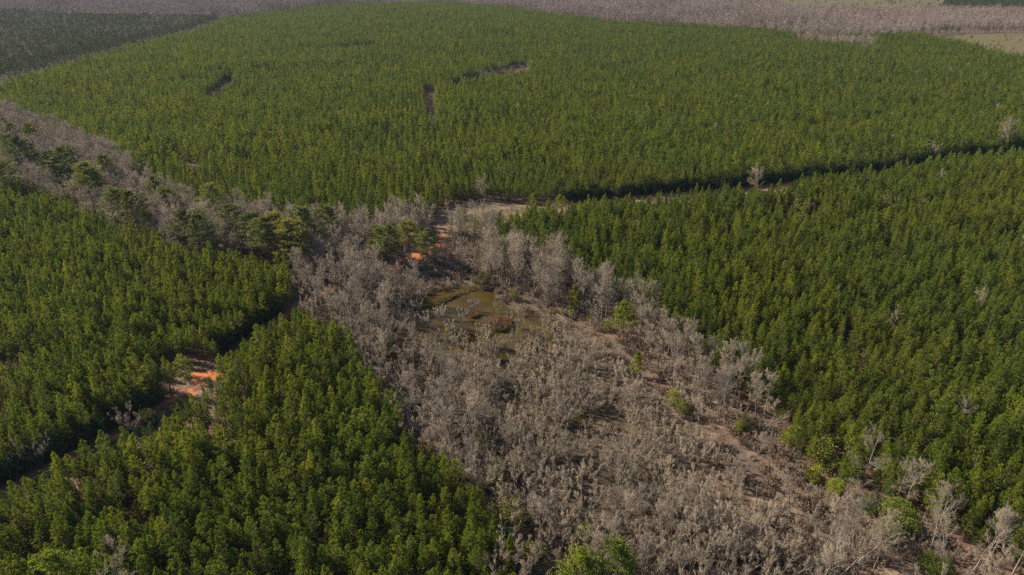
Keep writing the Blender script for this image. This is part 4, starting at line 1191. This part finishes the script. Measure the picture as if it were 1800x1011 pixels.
# low dark growth added to darken the pine edges, in place of low limbs
def edge_growth(name, key, pts, lo, hi, step, smin, smax, label):
    P = np.array(pts)
    L = np.concatenate([[0], np.cumsum(np.hypot(*np.diff(P, axis=0).T))])
    t = np.arange(0, L[-1], step) + rg.uniform(-0.4, 0.4, int(math.ceil(L[-1] / step))) * step
    x, y = np.interp(t, L, P[:, 0]), np.interp(t, L, P[:, 1])
    e = 0.5
    dx, dy = np.interp(t + e, L, P[:, 0]) - np.interp(t - e, L, P[:, 0]), np.interp(t + e, L, P[:, 1]) - np.interp(t - e, L, P[:, 1])
    q = np.maximum(np.hypot(dx, dy), 1e-6)
    off = rg.uniform(lo, hi, len(t))
    x, y = x - dy / q * off, y + dx / q * off
    ox, oy = G(345, 660)
    m = np.hypot(x - ox, y - oy) > 11.0                     # leaves the mouth of the clearing open
    x, y = x[m], y[m]
    r, s, v = pose(len(x), len(SP[key]), rg, smin, smax, 0.08)
    stuff(name, key, x, y, height(x, y), r, s, v, label)
CUT = ROAD[:11]
edge_growth('added_shade_shrubbery', 'ev_dark', CUT, 2.6, 6.5, 0.55, 0.45, 0.85, 'dark leafy growth added to deepen the shade along the red track')
edge_growth('added_shade_shrubbery', 'ev_dark', CUT, -5.5, -2.4, 1.6, 0.25, 0.5, 'low growth added to darken the near side of the red track')
edge_growth('added_shade_shrubbery', 'ev_dark', ROAD[-7:], 2.6, 8.0, 0.9, 0.5, 0.9, 'growth added to darken the foot of the big block along the gap')

def grass(key, polypx, sp, label, smin=0.6, smax=1.2, wet=False):
    poly = GP(polypx)
    x, y = scatter(poly, sp, rg, 0.5)
    h = height(x, y)
    m = h > WATER - (0.12 if wet else 0.02)
    x, y, h = x[m], y[m], h[m]
    r, s, v = pose(len(x), 3, rg, smin, smax, 0.1)
    stuff('marsh_grass', key, x, y, np.maximum(h, WATER - 0.05), r, s, v, label)
grass('tuft_rust', [(862, 566, 0), (872, 558, 0), (890, 559, 0), (900, 566, 0), (892, 575, 0), (870, 575, 0)], 0.6, 'rusty grass island in the middle of the pond', wet=True)
grass('tuft_rust', [(826, 551, 0), (834, 547, 0), (843, 550, 0), (840, 557, 0), (828, 557, 0)], 0.6, 'small rusty grass hummock in the pond', wet=True)
grass('tuft_wet', [(858, 574, 0), (905, 570, 0), (908, 584, 0), (880, 592, 0), (856, 584, 0)], 0.75, 'wet green-brown grass below the rusty island', wet=True)
grass('tuft_dry', [(768, 531, 0), (800, 515, 0), (836, 504, 0), (838, 509, 0), (805, 520, 0), (778, 533, 0)], 0.7, 'tan grass along the low bank closing the pond', wet=True)
grass('tuft_dry', [(720, 528, 0), (760, 508, 0), (836, 500, 0), (830, 506, 0), (770, 530, 0), (740, 540, 0)], 1.3, 'dry grass behind the low bank of the pond')
grass('tuft_wet', [(735, 540, 0), (790, 515, 0), (815, 512, 0), (775, 535, 0), (745, 545, 0)], 0.9, 'dark green marsh grass behind the low bank', wet=True)
grass('tuft_wet', [(790, 580, 0), (830, 578, 0), (840, 592, 0), (815, 600, 0), (790, 596, 0)], 0.8, 'dark green marsh grass below the pond', wet=True)
grass('tuft_wet', [(925, 600, 0), (960, 596, 0), (955, 612, 0), (925, 615, 0)], 0.9, 'green marsh grass by the small right pool', wet=True)
grass('tuft_wet', [(860, 622, 0), (900, 624, 0), (895, 640, 0), (865, 636, 0)], 0.9, 'green marsh grass along the narrow channel', wet=True)
grass('tuft_dry', [(780, 410, 0), (800, 385, 0), (850, 370, 0), (950, 364, 0), (945, 374, 0), (885, 386, 0), (840, 402, 0)], 1.2, 'dry grass on the clearing behind the pond', 0.5, 0.9)
grass('tuft_dry', [(262, 655, 0), (385, 648, 0), (340, 660, 0), (300, 668, 0)], 1.1, 'dry grass on the clearing beside the red track', 0.4, 0.8)
grass('tuft_dry', [(905, 520, 0), (985, 555, 0), (1075, 590, 0), (1060, 605, 0), (980, 570, 0), (905, 540, 0)], 1.4, 'dry grass along the path by the pond', 0.4, 0.9)

# fallen pale log by the path
def fallen_log():
    (x0, y0), (x1, y1) = G(978, 552), G(998, 566)
    rg_ = np.random.default_rng(5)
    t = np.linspace(0, 1, 8)
    P = np.stack([x0 + (x1 - x0) * t, y0 + (y1 - y0) * t + 0.15 * np.sin(t * 5), 0.18 + 0 * t + 0.05 * np.sin(t * 9)], 1)
    P[:, 2] += height(P[:, 0], P[:, 1])
    v, f = tubes(P[None], np.linspace(0.13, 0.06, 8)[None], 8)
    caps = [np.arange(8)[None, ::-1], (np.arange(8) + 56)[None]]
    o = bpy.data.objects.new('fallen_log', make_mesh('fallen_log', [(v, f, 0, None), (v[:8], np.arange(8)[None, ::-1], 0, None), (v[-8:], np.arange(8)[None], 0, None)], [M_BARK_PALE]))
    COL.objects.link(o)
    o['label'] = 'pale fallen log lying across the leaf-covered path'
    o['category'] = 'log'
    k = np.array([2, 4, 5]); d = unit(np.stack([rg_.normal(size=3), rg_.normal(size=3), np.array([0.6, 0.8, 0.5])], 1))
    sv, sf = spikes(P[k], P[k] + d * 0.9, 0.05)
    b = bpy.data.objects.new('broken_branch', make_mesh('broken_branch', [(sv, sf, 0, None)], [M_BARK_PALE]))
    COL.objects.link(b); b.parent = o
fallen_log()

# ---------------------------------------------------------------- far hardwoods and far pines
def wood(name, key, polypx, sp, label, smin=0.75, smax=1.15, jit=0.4, avoid=True, other=None, skip=0.0):
    poly = GP(polypx)
    x, y = scatter(poly, sp, rg, jit, 0.2)
    m = frame_mask(x, y, 8, 120, -70, 200)
    if avoid:
        for p in BLOCKS.values():
            m &= ~inside(x, y, p)
        for p in FIELDS:
            m &= ~inside(x, y, p)
    m &= rg.random(len(x)) >= skip
    x, y = x[m], y[m]
    r, s, v = pose(len(x), len(SP[key]), rg, smin, smax, 0.03)
    if other:                                               # a second kind in drifts
        f = np.sin(x / 61 + 2.1 * np.sin(y / 77)) * np.sin(y / 49 + 1.7 * np.sin(x / 93)) + 0.5 * np.sin(x / 23 + y / 31) + rg.normal(0, 0.35, len(x))
        q = f > 0.35
        stuff(name, other, x[q], y[q], height(x[q], y[q]), r[q], s[q], v[q], label + ', browner drifts')
        x, y, r, s, v = x[~q], y[~q], r[~q], s[~q], v[~q]
    return stuff(name, key, x, y, height(x, y), r, s, v, label)
wood('hardwood_forest', 'far_bare', [(360, 46), (500, 24), (680, 10), (800, 12), (960, 32), (1060, 44), (1300, 54), (1400, 76), (1560, 74), (1640, 63), (1850, 55), (2000, 52), (2000, 16), (1650, 14), (1520, 15), (1400, 15), (1365, 3), (1300, -14), (700, -14), (500, -12), (380, 10)], 7.6, 'grey-pink belt of leafless hardwoods beyond the pines', 0.75, 1.45, 0.6, other='far_brown')
wood('pine_forest', 'pine_dark', [(700, 10), (960, 30), (1300, 52), (1850, 45), (1850, 10), (700, -10)], 32.0, 'single dark pines dotted through the far hardwoods', 0.9, 1.6, 0.9, skip=0.6)
wood('field_scrub', 'ev_olive', [(1640, 64), (1850, 58), (1850, 112), (1760, 104), (1690, 84)], 14.0, 'scattered low bushes on the far field', 0.2, 0.8, 1.2, avoid=False, skip=0.6)
wood('field_scrub', 'ev_olive', [(1370, 3), (1520, 14), (1850, 18), (1850, -10), (1330, -10)], 22.0, 'scattered low bushes on the farthest field', 0.3, 1.2, 1.2, avoid=False, skip=0.6)
wood('hardwood_forest', 'far_bare', [(-300, 24), (200, 28), (400, 30), (520, 16), (640, 6), (640, -16), (-300, -16)], 7.0, 'hazy grey hardwoods beyond the distant pine block', 0.6, 1.3, 0.6, other='far_brown')
wood('hardwood_forest', 'mid_bare', [(-60, 186), (0, 166), (60, 146), (150, 120), (240, 92), (330, 69), (400, 42), (390, 34), (330, 58), (240, 78), (150, 103), (60, 126), (-60, 166)], 4.6, 'thin line of pale bare trees between the big block and the distant block', 0.4, 0.75, avoid=False)
wood('hardwood_forest', 'mid_bare', [(1400, 76), (1450, 83), (1532, 87), (1540, 81), (1450, 75), (1400, 70)], 6.0, 'pinkish clump of bare trees notched into the top of the big block', 0.9, 1.2, avoid=False)
wood('hardwood_forest', 'mid_bare', [(800, 146), (850, 142), (930, 126), (930, 118), (850, 132), (800, 139)], 6.5, 'short line of pinkish bare trees in a gap of the big block', 0.4, 0.7, avoid=False)
wood('pine_forest', 'pine_dark', [(1370, 62), (1640, 64), (1850, 58), (2000, 55), (2000, 49), (1640, 54), (1370, 52)], 8.0, 'dark pines lining the foot of the far hardwoods', 0.6, 1.25, 0.9, skip=0.35)
wood('pine_forest', 'pine_far', [(1320, 64), (1380, 74), (1450, 78), (1560, 82), (1640, 72), (1560, 62), (1480, 58), (1340, 52)], 3.6, 'green pines behind the pinkish clump at the top of the big block', 0.8, 1.1)
wood('pine_forest', 'pine_dark', [(1655, 14), (1850, 16), (1850, 4), (1660, 5)], 6.0, 'dark row of pines beyond the far yellow field', 1.0, 1.3, avoid=False)
wood('hardwood_forest', 'mid_bare', [(-100, 150), (0, 130), (150, 92), (330, 52), (380, 34), (370, 26), (90, 22), (-100, 20)], 9.0, 'brown leafless trees mixed into the distant pine block', 0.7, 1.0, avoid=False)
wood('pine_forest', 'pine_dark', [(480, 14), (530, 14), (540, 5), (490, 4)], 6.0, 'small dark pine clump in the hazy hardwoods', 0.9, 1.2, avoid=False)

def odd_trees():
    rg_ = np.random.default_rng(99)
    x, y, _, _ = grid_in(PINE_A, 30, 30, 0.3, 11, rg_)
    x2, y2, _, _ = grid_in(PINE_B, 26, 26, 0.3, 9, rg_)
    x, y = np.concatenate([x, x2]), np.concatenate([y, y2])
    m = frame_mask(x, y, 8, 60, -60, 60) & (rg_.random(len(x)) < 0.30)
    x, y = x[m], y[m]
    r, s_, v = pose(len(x), 4, rg_, 0.75, 1.02, 0.03)
    stuff('scattered_hardwood_forest', 'mid_bare', x, y, height(x, y), r, s_, v, 'scattered pinkish bare crowns showing between the plantation pines')
odd_trees()

# ---------------------------------------------------------------- haze: one closed box of thin air
def build_haze():
    x0, x1, y0, y1, z0, z1 = -9100, 9100, -3100, 12100, -9.0, 112.0
    V = np.array([(x, y, z) for z in (z0, z1) for y in (y0, y1) for x in (x0, x1)], float)
    F = np.array([(0, 2, 3, 1), (4, 5, 7, 6), (0, 1, 5, 4), (2, 6, 7, 3), (0, 4, 6, 2), (1, 3, 7, 5)])
    m, nt, out = new_mat('haze_air')
    v = N(nt, 'ShaderNodeVolumePrincipled')
    v.inputs['Color'].default_value = (0.17, 0.205, 0.26, 1)
    v.inputs['Density'].default_value = HAZE
    v.inputs['Anisotropy'].default_value = 0.2
    nt.links.new(v.outputs[0], out.inputs['Volume'])
    o = bpy.data.objects.new('haze', make_mesh('haze', [(V, F, 0, None)], [m]))
    COL.objects.link(o)
    o['kind'] = 'stuff'
    o['label'] = 'thin bluish haze over the far forest'
if HAZE > 0:
    build_haze()
print('PINES', n, 'TREES', len(specs), 'SHRUBS', len(sx))
